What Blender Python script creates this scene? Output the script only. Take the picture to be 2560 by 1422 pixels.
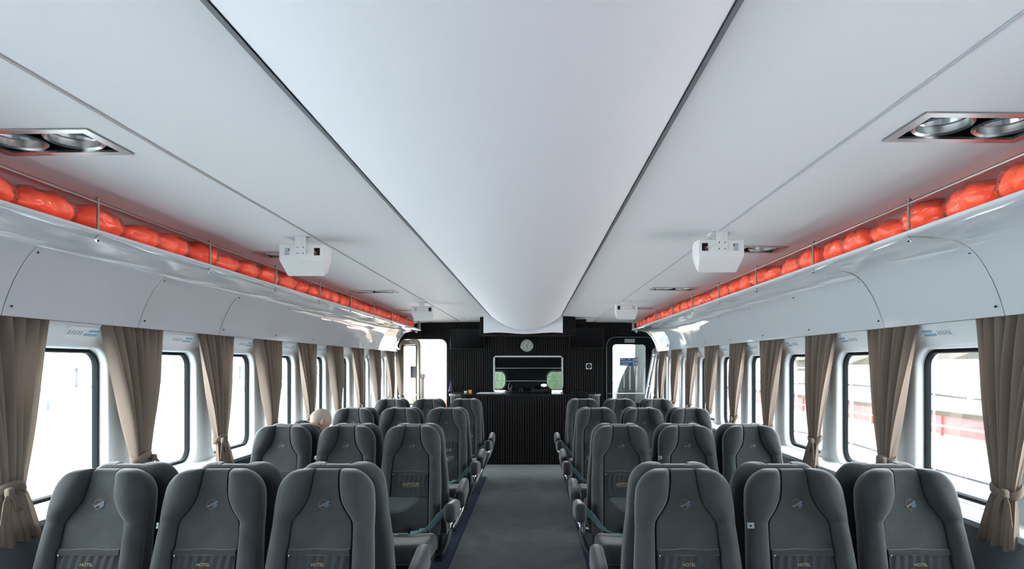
import bpy, bmesh, math, random
from math import sin, cos, pi, radians, sqrt
from mathutils import Vector, Matrix, noise

for o in list(bpy.data.objects):
    bpy.data.objects.remove(o)
S = bpy.context.scene
COL = S.collection

# ------------------------------------------------------------------ camera
FPX = 1600.0
CAMX, CAMZ = 0.135, 1.70
cam = bpy.data.cameras.new('camera')
cam.sensor_width = 36.0
cam.lens = FPX / 2560 * 36.0
cam.shift_x = -55 / 2560
cam.shift_y = 199 / 2560
cam.clip_start = 0.05
cam.clip_end = 500
co = bpy.data.objects.new('camera', cam)
co.location = (CAMX, 0, CAMZ)
co.rotation_euler = (pi / 2, 0, 0)
COL.objects.link(co)
S.camera = co

# ------------------------------------------------------------------ world and exposure
world = bpy.data.worlds.new('overcast_sky')
S.world = world
world.use_nodes = True
wn = world.node_tree
bg = wn.nodes['Background']
tc = wn.nodes.new('ShaderNodeTexCoord')
sp = wn.nodes.new('ShaderNodeSeparateXYZ')
rp = wn.nodes.new('ShaderNodeValToRGB')
rp.color_ramp.elements[0].position = 0.45
rp.color_ramp.elements[0].color = (0.88, 0.93, 0.96, 1)
rp.color_ramp.elements[1].position = 1.0
rp.color_ramp.elements[1].color = (0.80, 0.92, 1.0, 1)
wn.links.new(tc.outputs['Generated'], sp.inputs[0])
wn.links.new(sp.outputs['Z'], rp.inputs[0])
wn.links.new(rp.outputs[0], bg.inputs['Color'])
bg.inputs['Strength'].default_value = 9.0
S.view_settings.view_transform = 'Standard'
S.view_settings.look = 'None'
S.view_settings.gamma = 1.0
S.view_settings.exposure = 1.0
S.view_settings.use_curve_mapping = False
S.cycles.max_bounces = 12
S.cycles.diffuse_bounces = 7
S.cycles.transparent_max_bounces = 24
S.cycles.caustics_reflective = False
S.cycles.caustics_refractive = False
S.cycles.sample_clamp_indirect = 8.0

# window positions (shared by walls, panes and portals)
WPITCH = 1.012
W_FIRST, W_LAST = -3, 11
def wspan(k):
    y0 = 0.02 + k * WPITCH
    return y0 + 0.06, y0 + 0.80

def portal(name, loc, rot, sx, sy):
    l = bpy.data.lights.new(name, 'AREA')
    l.shape = 'RECTANGLE'; l.size = sx; l.size_y = sy
    l.cycles.is_portal = True
    o = bpy.data.objects.new(name, l)
    o.location = loc; o.rotation_euler = rot
    COL.objects.link(o)
for k in range(W_FIRST, W_LAST + 1):
    a, b = wspan(k)
    for s in (-1, 1):
        portal('window_portal', (s * 2.53, (a + b) / 2, 1.375), (0, s * pi / 2, 0), 0.80, 0.74)
portal('door_portal', (-1.97, 12.32, 1.1), (-pi / 2, 0, 0), 0.86, 2.15)
portal('door_portal', (1.97, 12.32, 1.55), (-pi / 2, 0, 0), 0.64, 1.1)

# ------------------------------------------------------------------ materials
MATS = {}
def mat(name, color, rough=0.5, metal=0.0, sheen=0.0, bump=0.0, bscale=50.0, var=0.0, vscale=8.0, spec=0.5, coat=0.0, stretch=None, sheen_rough=0.4, subs=None):
    m = bpy.data.materials.new(name)
    m.use_nodes = True
    nt = m.node_tree
    p = nt.nodes['Principled BSDF']
    p.inputs['Base Color'].default_value = (*color, 1)
    p.inputs['Roughness'].default_value = rough
    p.inputs['Metallic'].default_value = metal
    p.inputs['Specular IOR Level'].default_value = spec
    p.inputs['Sheen Weight'].default_value = sheen
    p.inputs['Sheen Roughness'].default_value = sheen_rough
    p.inputs['Coat Weight'].default_value = coat
    p.inputs['Coat Roughness'].default_value = 0.05
    if bump or var:
        t = nt.nodes.new('ShaderNodeTexCoord')
        mp = nt.nodes.new('ShaderNodeMapping')
        nt.links.new(t.outputs['Object'], mp.inputs[0])
        if stretch: mp.inputs['Scale'].default_value = stretch
    if var:
        n = nt.nodes.new('ShaderNodeTexNoise'); n.inputs['Scale'].default_value = vscale
        n.inputs['Detail'].default_value = 4
        nt.links.new(mp.outputs[0], n.inputs['Vector'])
        r = nt.nodes.new('ShaderNodeMapRange')
        r.inputs[1].default_value = 0.3; r.inputs[2].default_value = 0.7
        r.inputs[3].default_value = 1 - var; r.inputs[4].default_value = 1 + var
        nt.links.new(n.outputs[0], r.inputs[0])
        mx = nt.nodes.new('ShaderNodeVectorMath'); mx.operation = 'SCALE'
        mx.inputs[0].default_value = color
        nt.links.new(r.outputs[0], mx.inputs['Scale'])
        nt.links.new(mx.outputs[0], p.inputs['Base Color'])
    if bump:
        n2 = nt.nodes.new('ShaderNodeTexNoise'); n2.inputs['Scale'].default_value = bscale
        n2.inputs['Detail'].default_value = 3
        nt.links.new(mp.outputs[0], n2.inputs['Vector'])
        b = nt.nodes.new('ShaderNodeBump'); b.inputs['Strength'].default_value = bump
        b.inputs['Distance'].default_value = 0.01
        nt.links.new(n2.outputs[0], b.inputs['Height'])
        nt.links.new(b.outputs[0], p.inputs['Normal'])
    MATS[name] = m
    return m

def glassmat(name, tint=(1, 1, 1), base=0.03, rough=0.02, alpha=0.0, diffuse=(0.9, 0.9, 0.9), bump=0.0, bscale=20, k=0.5):
    """thin clear sheet: transparent, fresnel gloss and an optional milky share"""
    m = bpy.data.materials.new(name); m.use_nodes = True
    nt = m.node_tree; nt.nodes.clear()
    out = nt.nodes.new('ShaderNodeOutputMaterial')
    tr = nt.nodes.new('ShaderNodeBsdfTransparent'); tr.inputs[0].default_value = (*tint, 1)
    gl = nt.nodes.new('ShaderNodeBsdfGlossy'); gl.inputs['Roughness'].default_value = rough
    fr = nt.nodes.new('ShaderNodeLayerWeight'); fr.inputs['Blend'].default_value = 0.25
    mx = nt.nodes.new('ShaderNodeMixShader')
    ma = nt.nodes.new('ShaderNodeMath'); ma.operation = 'MULTIPLY_ADD'
    ma.inputs[1].default_value = k; ma.inputs[2].default_value = base
    nt.links.new(fr.outputs['Fresnel'], ma.inputs[0])
    nt.links.new(ma.outputs[0], mx.inputs[0])
    nt.links.new(tr.outputs[0], mx.inputs[1]); nt.links.new(gl.outputs[0], mx.inputs[2])
    last = mx
    if alpha:
        df = nt.nodes.new('ShaderNodeBsdfDiffuse'); df.inputs[0].default_value = (*diffuse, 1)
        m2 = nt.nodes.new('ShaderNodeMixShader'); m2.inputs[0].default_value = alpha
        nt.links.new(mx.outputs[0], m2.inputs[1]); nt.links.new(df.outputs[0], m2.inputs[2])
        last = m2
    if bump:
        t = nt.nodes.new('ShaderNodeTexCoord')
        n = nt.nodes.new('ShaderNodeTexNoise'); n.inputs['Scale'].default_value = bscale
        n.inputs['Distortion'].default_value = 1.2
        nt.links.new(t.outputs['Object'], n.inputs['Vector'])
        b = nt.nodes.new('ShaderNodeBump'); b.inputs['Strength'].default_value = bump; b.inputs['Distance'].default_value = 0.02
        nt.links.new(n.outputs[0], b.inputs['Height'])
        nt.links.new(b.outputs[0], gl.inputs['Normal']); nt.links.new(b.outputs[0], fr.inputs['Normal'])
    nt.links.new(last.outputs[0], out.inputs[0])
    MATS[name] = m
    return m

def clothmat(name, color, trans=0.25):
    m = bpy.data.materials.new(name); m.use_nodes = True
    nt = m.node_tree; p = nt.nodes['Principled BSDF']
    p.inputs['Roughness'].default_value = 0.9
    p.inputs['Sheen Weight'].default_value = 0.25
    t = nt.nodes.new('ShaderNodeTexCoord')
    mp = nt.nodes.new('ShaderNodeMapping'); mp.inputs['Scale'].default_value = (220, 220, 260)
    nt.links.new(t.outputs['Object'], mp.inputs[0])
    n = nt.nodes.new('ShaderNodeTexNoise'); n.inputs['Scale'].default_value = 1.0
    nt.links.new(mp.outputs[0], n.inputs['Vector'])
    r = nt.nodes.new('ShaderNodeValToRGB')
    r.color_ramp.elements[0].position = 0.3; r.color_ramp.elements[0].color = (*[c * 0.95 for c in color], 1)
    r.color_ramp.elements[1].position = 0.7; r.color_ramp.elements[1].color = (*[min(1, c * 1.04) for c in color], 1)
    nt.links.new(n.outputs[0], r.inputs[0]); nt.links.new(r.outputs[0], p.inputs['Base Color'])
    tl = nt.nodes.new('ShaderNodeBsdfTranslucent'); nt.links.new(r.outputs[0], tl.inputs[0])
    mx = nt.nodes.new('ShaderNodeMixShader'); mx.inputs[0].default_value = trans
    nt.links.new(p.outputs[0], mx.inputs[1]); nt.links.new(tl.outputs[0], mx.inputs[2])
    nt.links.new(mx.outputs[0], nt.nodes['Material Output'].inputs[0])
    MATS[name] = m
    return m

mat('ceiling_white', (0.80, 0.81, 0.825), 0.55, bump=0.03, bscale=90)
mat('canopy_white', (0.79, 0.80, 0.83), 0.6, bump=0.03, bscale=120)
mat('seam_grey', (0.22, 0.23, 0.24), 0.6)
mat('seam_light', (0.42, 0.46, 0.49), 0.6)
mat('seam_tan', (0.42, 0.38, 0.36), 0.6)
mat('gloss_panel', (0.68, 0.715, 0.74), 0.05, bump=0.07, bscale=1.6, spec=0.5)
mat('wall_white', (0.84, 0.88, 0.89), 0.28, bump=0.05, bscale=20)
mat('wall_grey', (0.13, 0.155, 0.175), 0.5, bump=0.05, bscale=60, var=0.06)
mat('ledge_trim', (0.45, 0.50, 0.52), 0.35, metal=0.3)
mat('tag_pale', (0.30, 0.36, 0.36), 0.6)
mat('gasket', (0.008, 0.012, 0.014), 0.7, spec=0.15)
mat('carpet', (0.158, 0.178, 0.188), 0.95, bump=0.25, bscale=400, var=0.12, vscale=5)
mat('carpet_blue', (0.045, 0.072, 0.105), 0.9, bump=0.2, bscale=300, var=0.1)
mat('line_blue', (0.012, 0.025, 0.12), 0.5)
mat('velour', (0.032, 0.0375, 0.0395), 0.75, sheen=0.55, bump=0.12, bscale=60, var=0.16, vscale=11, spec=0.25, sheen_rough=0.35)
mat('velour_panel', (0.025, 0.030, 0.033), 0.8, sheen=0.3, bump=0.1, bscale=50, var=0.14, vscale=14, spec=0.2)
mat('piping', (0.05, 0.058, 0.06), 0.7, sheen=0.5)
mat('belt', (0.18, 0.33, 0.35), 0.6, bump=0.1, bscale=300)
mat('chrome', (0.75, 0.77, 0.78), 0.12, metal=1.0)
mat('steel', (0.55, 0.56, 0.56), 0.28, metal=1.0, bump=0.03, bscale=200, stretch=(1, 30, 1))
mat('rail_steel', (0.42, 0.38, 0.36), 0.3, metal=0.9)
mat('dark_metal', (0.03, 0.034, 0.038), 0.45, metal=0.4)
mat('lettering_gold', (0.26, 0.19, 0.115), 0.6)
mat('table_top', (0.036, 0.050, 0.057), 0.4, bump=0.03, bscale=300)
mat('black', (0.004, 0.004, 0.0045), 0.6, spec=0.2)
mat('slat_black', (0.008, 0.0075, 0.0075), 0.45, spec=0.35)
mat('counter_black', (0.006, 0.006, 0.007), 0.25, spec=0.4)
mat('screen_black', (0.002, 0.002, 0.0025), 0.15, spec=0.2)
mat('bezel', (0.008, 0.008, 0.01), 0.4, spec=0.3)
mat('white_plastic', (0.78, 0.79, 0.78), 0.4)
mat('white_paint', (0.72, 0.76, 0.78), 0.4)
mat('paper', (0.8, 0.82, 0.85), 0.7)
mat('print_blue', (0.03, 0.12, 0.36), 0.5)
mat('sticker_blue', (0.25, 0.45, 0.62), 0.5)
mat('print_grey', (0.18, 0.20, 0.26), 0.6)
mat('sticker_grey', (0.42, 0.46, 0.52), 0.6)
mat('clock_face', (0.62, 0.66, 0.60), 0.5)
mat('warmlit_frame', (0.42, 0.34, 0.27), 0.5)  # beige carries the warm daylight that falls on the door leaf
mat('emblem_gold', (0.0840, 0.0660, 0.0450), 0.6)
mat('emblem_ring', (0.0480, 0.0420, 0.0330), 0.6)
mat('emblem_blue', (0.0200, 0.0640, 0.1680), 0.6)
mat('emblem_peach', (0.1260, 0.0870, 0.0630), 0.6)
mat('letter_grey', (0.0450, 0.0510, 0.0540), 0.7)
mat('orange', (1.85, 0.17, 0.045), 0.6, bump=0.4, bscale=14, var=0.05, vscale=10)  # red pushed past full reflectance so the jackets glow and tint the ceiling
mat('skin', (0.50, 0.30, 0.23), 0.5, bump=0.05, bscale=60, var=0.08, vscale=20, sheen=0.1)
mat('stubble', (0.36, 0.30, 0.255), 0.75, bump=0.2, bscale=300)
mat('jacket', (0.018, 0.028, 0.034), 0.8, bump=0.3, bscale=15)
mat('trousers', (0.02, 0.022, 0.03), 0.85, bump=0.2, bscale=30)
mat('socket_red', (0.25, 0.02, 0.02), 0.4)
mat('fruit_orange', (0.9, 0.3, 0.03), 0.5)
mat('green', (0.25, 0.6, 0.08), 0.5)
mat('purple', (0.12, 0.08, 0.2), 0.8)
mat('hull_red', (0.36, 0.085, 0.08), 0.5, var=0.25, vscale=2)
mat('deck_red', (0.70, 0.60, 0.59), 0.7, var=0.2, vscale=1.5)
mat('hull_white', (0.75, 0.77, 0.78), 0.5, var=0.08, vscale=1)
mat('quay_concrete', (0.86, 0.87, 0.86), 0.85, var=0.15, vscale=0.6, bump=0.2, bscale=4)
mat('dock_timber', (0.055, 0.048, 0.035), 0.85, var=0.3, vscale=1.5)
mat('ship_grey', (0.062, 0.075, 0.092), 0.6, var=0.1, vscale=1)
mat('cable_dark', (0.03, 0.035, 0.045), 0.6)
mat('deck_warm', (0.34, 0.27, 0.20), 0.6)  # white bulwark tinted warm in place of sunlight
mat('deck_pale', (0.40, 0.32, 0.235), 0.6, var=0.08, vscale=3)  # warm daylight by the left doorway mixed into the deck colour
mat('frp_pale', (0.62, 0.67, 0.66), 0.4)
mat('leaf', (0.028, 0.042, 0.016), 0.8, var=0.5, vscale=6)
mat('locker_grey', (0.050, 0.060, 0.056), 0.5)
mat('post_grey', (0.034, 0.040, 0.038), 0.5)
mat('extinguisher_red', (0.6, 0.05, 0.03), 0.35)
mat('water', (0.10, 0.14, 0.15), 0.12, bump=0.6, bscale=1.4)
mat('glassware', (0.35, 0.42, 0.42), 0.1, spec=0.8)
clothmat('curtain', (0.205, 0.158, 0.122), 0.20)
glassmat('window_glass', (0.97, 0.99, 0.99), base=0.02)
glassmat('service_glass', (0.85, 0.9, 0.9), base=0.004, k=0.12)
glassmat('door_glass', (0.93, 0.97, 0.96), base=0.04)
glassmat('bag_plastic', (1, 1, 1), base=0.06, rough=0.12, alpha=0.05, diffuse=(0.95, 0.6, 0.5), bump=0.9, bscale=16)
glassmat('lamp_glass', (0.9, 0.93, 0.95), base=0.06, rough=0.03)
glassmat('bottle_glass', (0.35, 0.5, 0.45), base=0.06, rough=0.03)
# glowing spot that stands in for a lamp reflection
m = bpy.data.materials.new('glint_glow'); m.use_nodes = True
m.node_tree.nodes['Principled BSDF'].inputs['Emission Color'].default_value = (1, 0.95, 0.88, 1)
m.node_tree.nodes['Principled BSDF'].inputs['Emission Strength'].default_value = 3.0
MATS['glint_glow'] = m

# ------------------------------------------------------------------ mesh builder
class MB:
    def __init__(s):
        s.v = []; s.f = []; s.mi = []
    def add(s, verts, faces, mi=0):
        o = len(s.v); s.v += [tuple(p) for p in verts]
        s.f += [tuple(i + o for i in f) for f in faces]; s.mi += [mi] * len(faces)
        return s
    def box(s, x0, x1, y0, y1, z0, z1, mi=0):
        v = [(x, y, z) for x in (x0, x1) for y in (y0, y1) for z in (z0, z1)]
        return s.add(v, [(0, 1, 3, 2), (4, 6, 7, 5), (0, 4, 5, 1), (2, 3, 7, 6), (0, 2, 6, 4), (1, 5, 7, 3)], mi)
    def grid(s, rows, closed=False, mi=0):
        """rows: equal-length lists of points"""
        n = len(rows[0]); v = [p for r in rows for p in r]; f = []
        for j in range(len(rows) - 1):
            for i in range(n if closed else n - 1):
                k = (i + 1) % n
                f.append((j * n + i, j * n + k, (j + 1) * n + k, (j + 1) * n + i))
        return s.add(v, f, mi)
    def cap(s, loop, mi=0):
        return s.add(loop, [tuple(range(len(loop)))], mi)
    def tube(s, pts, r, n=8, mi=0, caps=True):
        pts = [Vector(p) for p in pts]
        rr = r if isinstance(r, (list, tuple)) else [r] * len(pts)
        rows = []
        ref = None
        for i, p in enumerate(pts):
            d = (pts[min(i + 1, len(pts) - 1)] - pts[max(i - 1, 0)]).normalized()
            if ref is None:
                ref = Vector((0, 0, 1)) if abs(d.z) < 0.9 else Vector((1, 0, 0))
            a = d.cross(ref).normalized(); b = d.cross(a).normalized(); ref = -b if False else a.cross(d)
            rows.append([p + (a * cos(2 * pi * k / n) + b * sin(2 * pi * k / n)) * rr[i] for k in range(n)])
        s.grid(rows, True, mi)
        if caps:
            s.cap(rows[0][::-1], mi); s.cap(rows[-1], mi)
        return s
    def ribbon(s, pts, width_vecs, th=0.002, mi=0):
        rows = []
        P = [Vector(p) for p in pts]
        for i, p in enumerate(P):
            w = Vector(width_vecs[i]) if isinstance(width_vecs, list) else Vector(width_vecs)
            d = (P[min(i + 1, len(P) - 1)] - P[max(i - 1, 0)]).normalized()
            nn = d.cross(w).normalized() * th
            rows.append([p - w + nn, p + w + nn, p + w - nn, p - w - nn])
        s.grid(rows, True, mi); s.cap(rows[0], mi); s.cap(rows[-1], mi)
        return s
    def lathe(s, prof, c=(0, 0, 0), axis='Z', n=24, mi=0):
        rows = []
        for r, h in prof:
            row = []
            for k in range(n):
                a = 2 * pi * k / n
                p = (r * cos(a), r * sin(a), h)
                if axis == 'Y': p = (r * cos(a), h, r * sin(a))
                if axis == 'X': p = (h, r * cos(a), r * sin(a))
                row.append((p[0] + c[0], p[1] + c[1], p[2] + c[2]))
            rows.append(row)
        return s.grid(rows, True, mi)
    def rbox(s, c, size, r, seg=3, mi=0, fn=None, div=2):
        """rounded box"""
        h = [x / 2 for x in size]; r = min(r, *h)
        def coords(hh):
            e = [r * (1 - cos(pi / 2 * t / seg)) for t in range(seg + 1)]
            a = [-hh + x for x in e]
            m = [(-hh + r) + (2 * hh - 2 * r) * t / div for t in range(1, div)] if hh > r * 1.001 else []
            b = [-x for x in a[::-1]]
            out = []
            for x in a + m + b:
                if not out or x - out[-1] > 1e-6: out.append(x)
            return out
        idx = {}; V = []; F = []
        def vid(p):
            q = [max(-(h[i] - r), min(h[i] - r, p[i])) for i in range(3)]
            d = Vector([p[i] - q[i] for i in range(3)])
            if d.length > 1e-9:
                d = d.normalized() * r
            P = (q[0] + d[0], q[1] + d[1], q[2] + d[2])
            if fn: P = fn(*P)
            k = (round(p[0], 5), round(p[1], 5), round(p[2], 5))
            if k not in idx:
                idx[k] = len(V); V.append((P[0] + c[0], P[1] + c[1], P[2] + c[2]))
            return idx[k]
        for ax in range(3):
            u, w = [(1, 2), (2, 0), (0, 1)][ax]
            cu, cw = coords(h[u]), coords(h[w])
            for sgn in (-1, 1):
                for i in range(len(cu) - 1):
                    for j in range(len(cw) - 1):
                        q = []
                        for (a, b) in ((i, j), (i + 1, j), (i + 1, j + 1), (i, j + 1)):
                            p = [0, 0, 0]; p[ax] = sgn * h[ax]; p[u] = cu[a]; p[w] = cw[b]
                            q.append(vid(p))
                        if sgn < 0: q = q[::-1]
                        if len(set(q)) > 2: F.append(tuple(dict.fromkeys(q)))
        return s.add(V, F, mi)
    def transform(s, M):
        s.v = [tuple(M @ Vector(p)) for p in s.v]; return s
    def build(s, name, mats, parent=None, smooth=True, angle=35, recalc=True):
        me = bpy.data.meshes.new(name)
        me.from_pydata(s.v, [], s.f)
        for m_ in (mats if isinstance(mats, (list, tuple)) else [mats]):
            me.materials.append(MATS[m_])
        for p, i in zip(me.polygons, s.mi): p.material_index = i
        if recalc:
            b = bmesh.new(); b.from_mesh(me)
            bmesh.ops.remove_doubles(b, verts=b.verts, dist=1e-5)
            bmesh.ops.recalc_face_normals(b, faces=b.faces)
            b.to_mesh(me); b.free()
        if smooth:
            me.polygons.foreach_set('use_smooth', [True] * len(me.polygons))
            try: me.set_sharp_from_angle(angle=radians(angle))
            except Exception: pass
        me.update()
        o = bpy.data.objects.new(name, me)
        COL.objects.link(o)
        if parent: o.parent = parent
        return o

def tag(o, label, cat, group=None):
    o['label'] = label; o['category'] = cat
    if group: o['group'] = group
    return o
def struct(o):
    o['kind'] = 'structure'; return o
def empty(name, loc=(0, 0, 0), rz=0):
    o = bpy.data.objects.new(name, None); COL.objects.link(o)
    o.location = loc; o.rotation_euler = (0, 0, rz); o.empty_display_size = 0.1
    return o
def copy_tree(o, parent=None):
    c = o.copy(); COL.objects.link(c)
    if parent: c.parent = parent
    for ch in list(o.children): copy_tree(ch, c)
    return c
def interp(tab, x):
    if x <= tab[0][0]: return tab[0][1]
    for (a, va), (b, vb) in zip(tab, tab[1:]):
        if x <= b: return va + (vb - va) * (x - a) / (b - a)
    return tab[-1][1]
def rr(w, h, r, n=6, cx=0, cy=0):
    """rounded rectangle loop, same count for any size"""
    pts = []
    for qx, qy, a0 in ((1, 1, 0), (-1, 1, pi / 2), (-1, -1, pi), (1, -1, 3 * pi / 2)):
        for k in range(n + 1):
            a = a0 + pi / 2 * k / n
            pts.append((cx + qx * (w / 2 - r) + r * cos(a), cy + qy * (h / 2 - r) + r * sin(a)))
    return pts
_font_cache = {}
def text_mb(mb, txt, size, M, mi=0, align='CENTER', spacing=1.0):
    key = (txt, size, align, spacing)
    if key not in _font_cache:
        cu = bpy.data.curves.new('lettering', 'FONT'); cu.body = txt; cu.size = size
        cu.align_x = align; cu.align_y = 'CENTER'; cu.extrude = 0.0002; cu.offset = size * 0.008; cu.space_character = spacing
        o = bpy.data.objects.new('lettering', cu); COL.objects.link(o)
        dg = bpy.context.evaluated_depsgraph_get(); dg.update()
        me = bpy.data.meshes.new_from_object(o.evaluated_get(dg))
        _font_cache[key] = ([v.co.copy() for v in me.vertices], [tuple(p.vertices) for p in me.polygons])
        bpy.data.objects.remove(o); bpy.data.curves.remove(cu); bpy.data.meshes.remove(me)
    V, F = _font_cache[key]
    mb.add([M @ v for v in V], F, mi)
def frame3(o, ex, ey, ez):
    M = Matrix.Identity(4)
    for i, e in enumerate((ex, ey, ez)):
        for j in range(3): M[j][i] = e[j]
    for j in range(3): M[j][3] = o[j]
    return M
ORD = ['first', 'second', 'third', 'fourth', 'fifth', 'sixth', 'seventh', 'eighth', 'ninth', 'tenth', 'eleventh', 'twelfth', 'thirteenth',
       'fourteenth', 'fifteenth', 'sixteenth', 'seventeenth', 'eighteenth', 'nineteenth', 'twentieth', 'twenty-first', 'twenty-second',
       'twenty-third', 'twenty-fourth', 'twenty-fifth', 'twenty-sixth', 'twenty-seventh', 'twenty-eighth', 'twenty-ninth', 'thirtieth',
       'thirty-first', 'thirty-second', 'thirty-third', 'thirty-fourth']

YB, YE = -3.2, 12.10       # rear end and bulkhead
# ================================================================== SHELL
mb = MB(); mb.box(-2.6, 2.6, YB, 12.3, -0.05, 0.0)
struct(mb.build('floor', 'carpet', smooth=False))
for s, nm in ((-1, 'left'), (1, 'right')):
    mb = MB(); mb.box(*sorted((s * 0.588, s * 2.29)), YB, 9.65, 0.001, 0.004)
    struct(mb.build('floor_%s' % nm, 'carpet_blue', smooth=False))
    mb = MB(); mb.box(*sorted((s * 0.578, s * 0.588)), YB, 9.65, 0.001, 0.007)
    struct(mb.build('trim_%d' % (1 if s < 0 else 2), 'line_blue', smooth=False))

WZ0, WZ1, WR = 0.965, 1.785, 0.10     # window hole
for s, nm in ((-1, 'left'), (1, 'right')):
    mb = MB()
    # lower wall (mat 1), trim (mat 2)
    mb.grid([[(s * 2.30, y, 0) for y in (YB, YE)], [(s * 2.30, y, 0.905) for y in (YB, YE)]], mi=1)
    mb.box(*sorted((s * 2.288, s * 2.32)), YB, YE, 0.905, 0.932, mi=2)
    # ledge, cove and the closed cavity above
    prof = [(2.30, 0.932), (2.31, 0.940), (2.415, 0.948), (2.435, 0.953), (2.44, 0.96)]
    mb.grid([[(s * x, y, z) for y in (YB, YE)] for x, z in prof], mi=0)
    prof = [(2.44, 1.80), (2.437, 1.825), (2.425, 1.85), (2.40, 1.885), (2.365, 1.935), (2.37, 1.96), (2.42, 2.0), (2.47, 2.17)]
    mb.grid([[(s * x, y, z) for y in (YB, YE)] for x, z in prof], mi=0)
    # panels with rounded holes
    for k in range(W_FIRST, W_LAST + 1):
        a, b = wspan(k)
        p0 = a - (WPITCH - 0.74) / 2; p1 = p0 + WPITCH
        if k == W_FIRST: p0 = YB
        if k == W_LAST: p1 = YE
        cy, cz = (a + b) / 2, (WZ0 + WZ1) / 2
        w, h = b - a, WZ1 - WZ0
        inner = rr(w + 0.05, h + 0.03, WR + 0.02, 6, cy, cz)
        outer = []
        n = 6
        cen = [(p1, 1.80), (p0, 1.80), (p0, 0.96), (p1, 0.96)]
        for q in range(4):
            qx, qy = [(1, 1), (-1, 1), (-1, -1), (1, -1)][q]
            for kk in range(n + 1):
                a_ = kk / n
                X = p1 if qx > 0 else p0; Z = 1.80 if qy > 0 else 0.96
                ix, iz = inner[q * (n + 1) + kk]
                # sides first/last reach the edges straight
                horiz = a_ if q in (0, 2) else 1 - a_
                if horiz < 0.5: outer.append((X, iz + (Z - iz) * (horiz * 2)))
                else: outer.append((ix + (X - ix) * (2 - horiz * 2), Z))
        L = [[(s * 2.44, y, z) for y, z in outer]]
        L.append([(s * 2.44, y, z) for y, z in inner])
        for gx, dx in ((0.036, 2.443), (0.018, 2.452), (0.006, 2.468), (0.0, 2.49), (0.0, 2.52)):
            L.append([(s * dx, y, z) for y, z in rr(w + gx, h + gx * 0.6, WR + gx / 2, 6, cy, cz)])
        mb.grid(L, True, mi=0)
    o = mb.build('wall_%s' % nm, ['wall_white', 'wall_grey', 'ledge_trim'], angle=50)
    struct(o)
# rear wall
mb = MB(); mb.box(-2.6, 2.6, YB - 0.05, YB, 0, 2.6)
struct(mb.build('wall_back', 'ceiling_white', smooth=False))

# windows
num = 0
proto = None
for s in (-1, 1):
    for k in range(W_FIRST, W_LAST + 1):
        num += 1
        a, b = wspan(k)
        if s == 1 and proto is not None and k == W_FIRST: proto = None
        if proto is None:
            w, h = 0.74, WZ1 - WZ0
            root = empty('window_%d' % num)
            fm = MB(); rows = []
            for d, t in ((0.0, -0.012), (-0.012, -0.022), (-0.034, -0.022), (-0.044, -0.008), (-0.044, 0.01), (0.0, 0.01)):
                rows.append([(s * t, y, z) for y, z in rr(w + d, h + d, WR + d / 2, 8)])
            fm.grid(rows, True)
            fm.build('window_frame', 'gasket', root, angle=60)
            gm = MB(); gm.cap([(0, y, z) for y, z in rr(w - 0.04, h - 0.04, WR - 0.02, 8)])
            gm.build('pane', 'window_glass', root, smooth=False)
            proto = root
        else:
            root = copy_tree(proto); root.name = 'window_%d' % num
        root.location = (s * 2.505, (a + b) / 2, (WZ0 + WZ1) / 2)
        struct(root)

# ceiling: side panels with cut-outs for the recessed lights
LX0, LX1, LW = 1.375, 1.82, 0.235
LY = {-1: [-0.05, 2.27, 4.60, 6.94, 9.30], 1: [-0.19, 2.13, 4.39, 6.69, 9.00]}
CP = [(0.585, 2.50), (1.235, 2.492), (LX0, 2.4890), (LX1, 2.4850), (1.95, 2.480), (2.08, 2.470), (2.20, 2.435), (2.32, 2.36), (2.42, 2.26), (2.48, 2.15)]
mb = MB(); cove = {-1: MB(), 1: MB()}
for s in (-1, 1):
    ys = sorted([YB, YE] + [y + d for y in LY[s] for d in (-LW / 2, LW / 2)] + [0.5 * i for i in range(-6, 24) if all(abs(0.5 * i - y) > 0.13 for y in LY[s])])
    for j in range(len(ys) - 1):
        for i in range(len(CP) - 1):
            ym = (ys[j] + ys[j + 1]) / 2
            if i == 2 and any(abs(ym - y) < LW / 2 for y in LY[s]): continue
            (x0, z0), (x1, z1) = CP[i], CP[i + 1]
            (mb if i < 4 else cove[s]).add([(s * x0, ys[j], z0), (s * x1, ys[j], z1), (s * x1, ys[j + 1], z1), (s * x0, ys[j + 1], z0)], [(0, 1, 2, 3)])
struct(mb.build('ceiling', 'ceiling_white', angle=60))
struct(cove[-1].build('ceiling_left', 'ceiling_white', angle=60)); struct(cove[1].build('ceiling_right', 'ceiling_white', angle=60))
# roof above everything, closed against daylight
mb = MB()
mb.box(-2.75, 2.75, YB, YE + 0.1, 2.75, 2.8)
mb.grid([[(-2.48, y, 2.15) for y in (YB, YE)], [(-2.75, y, 2.8) for y in (YB, YE)]])
mb.grid([[(2.48, y, 2.15) for y in (YB, YE)], [(2.75, y, 2.8) for y in (YB, YE)]])
struct(mb.build('ceiling_roof', 'seam_grey', smooth=False))
for i, (x, w, m_, zz) in enumerate(((-0.588, 0.007, 'seam_grey', 2.500), (0.588, 0.007, 'seam_grey', 2.500), (-1.235, 0.005, 'seam_tan', 2.492), (1.235, 0.002, 'seam_light', 2.492))):
    mb = MB()
    rows = []
    for j in range(60):
        y = YB + (YE - YB) * j / 59
        dx = 0.004 * noise.noise((y * 0.9, i * 7.0, 0)) if i != 3 else 0
        rows.append([(x - w + dx, y, zz - 0.0005), (x - w + dx, y, zz - 0.004), (x + w + dx, y, zz - 0.004), (x + w + dx, y, zz - 0.0005)])
    mb.grid(rows, True)
    struct(mb.build('trim_%d' % (3 + i), m_, smooth=False))

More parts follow.
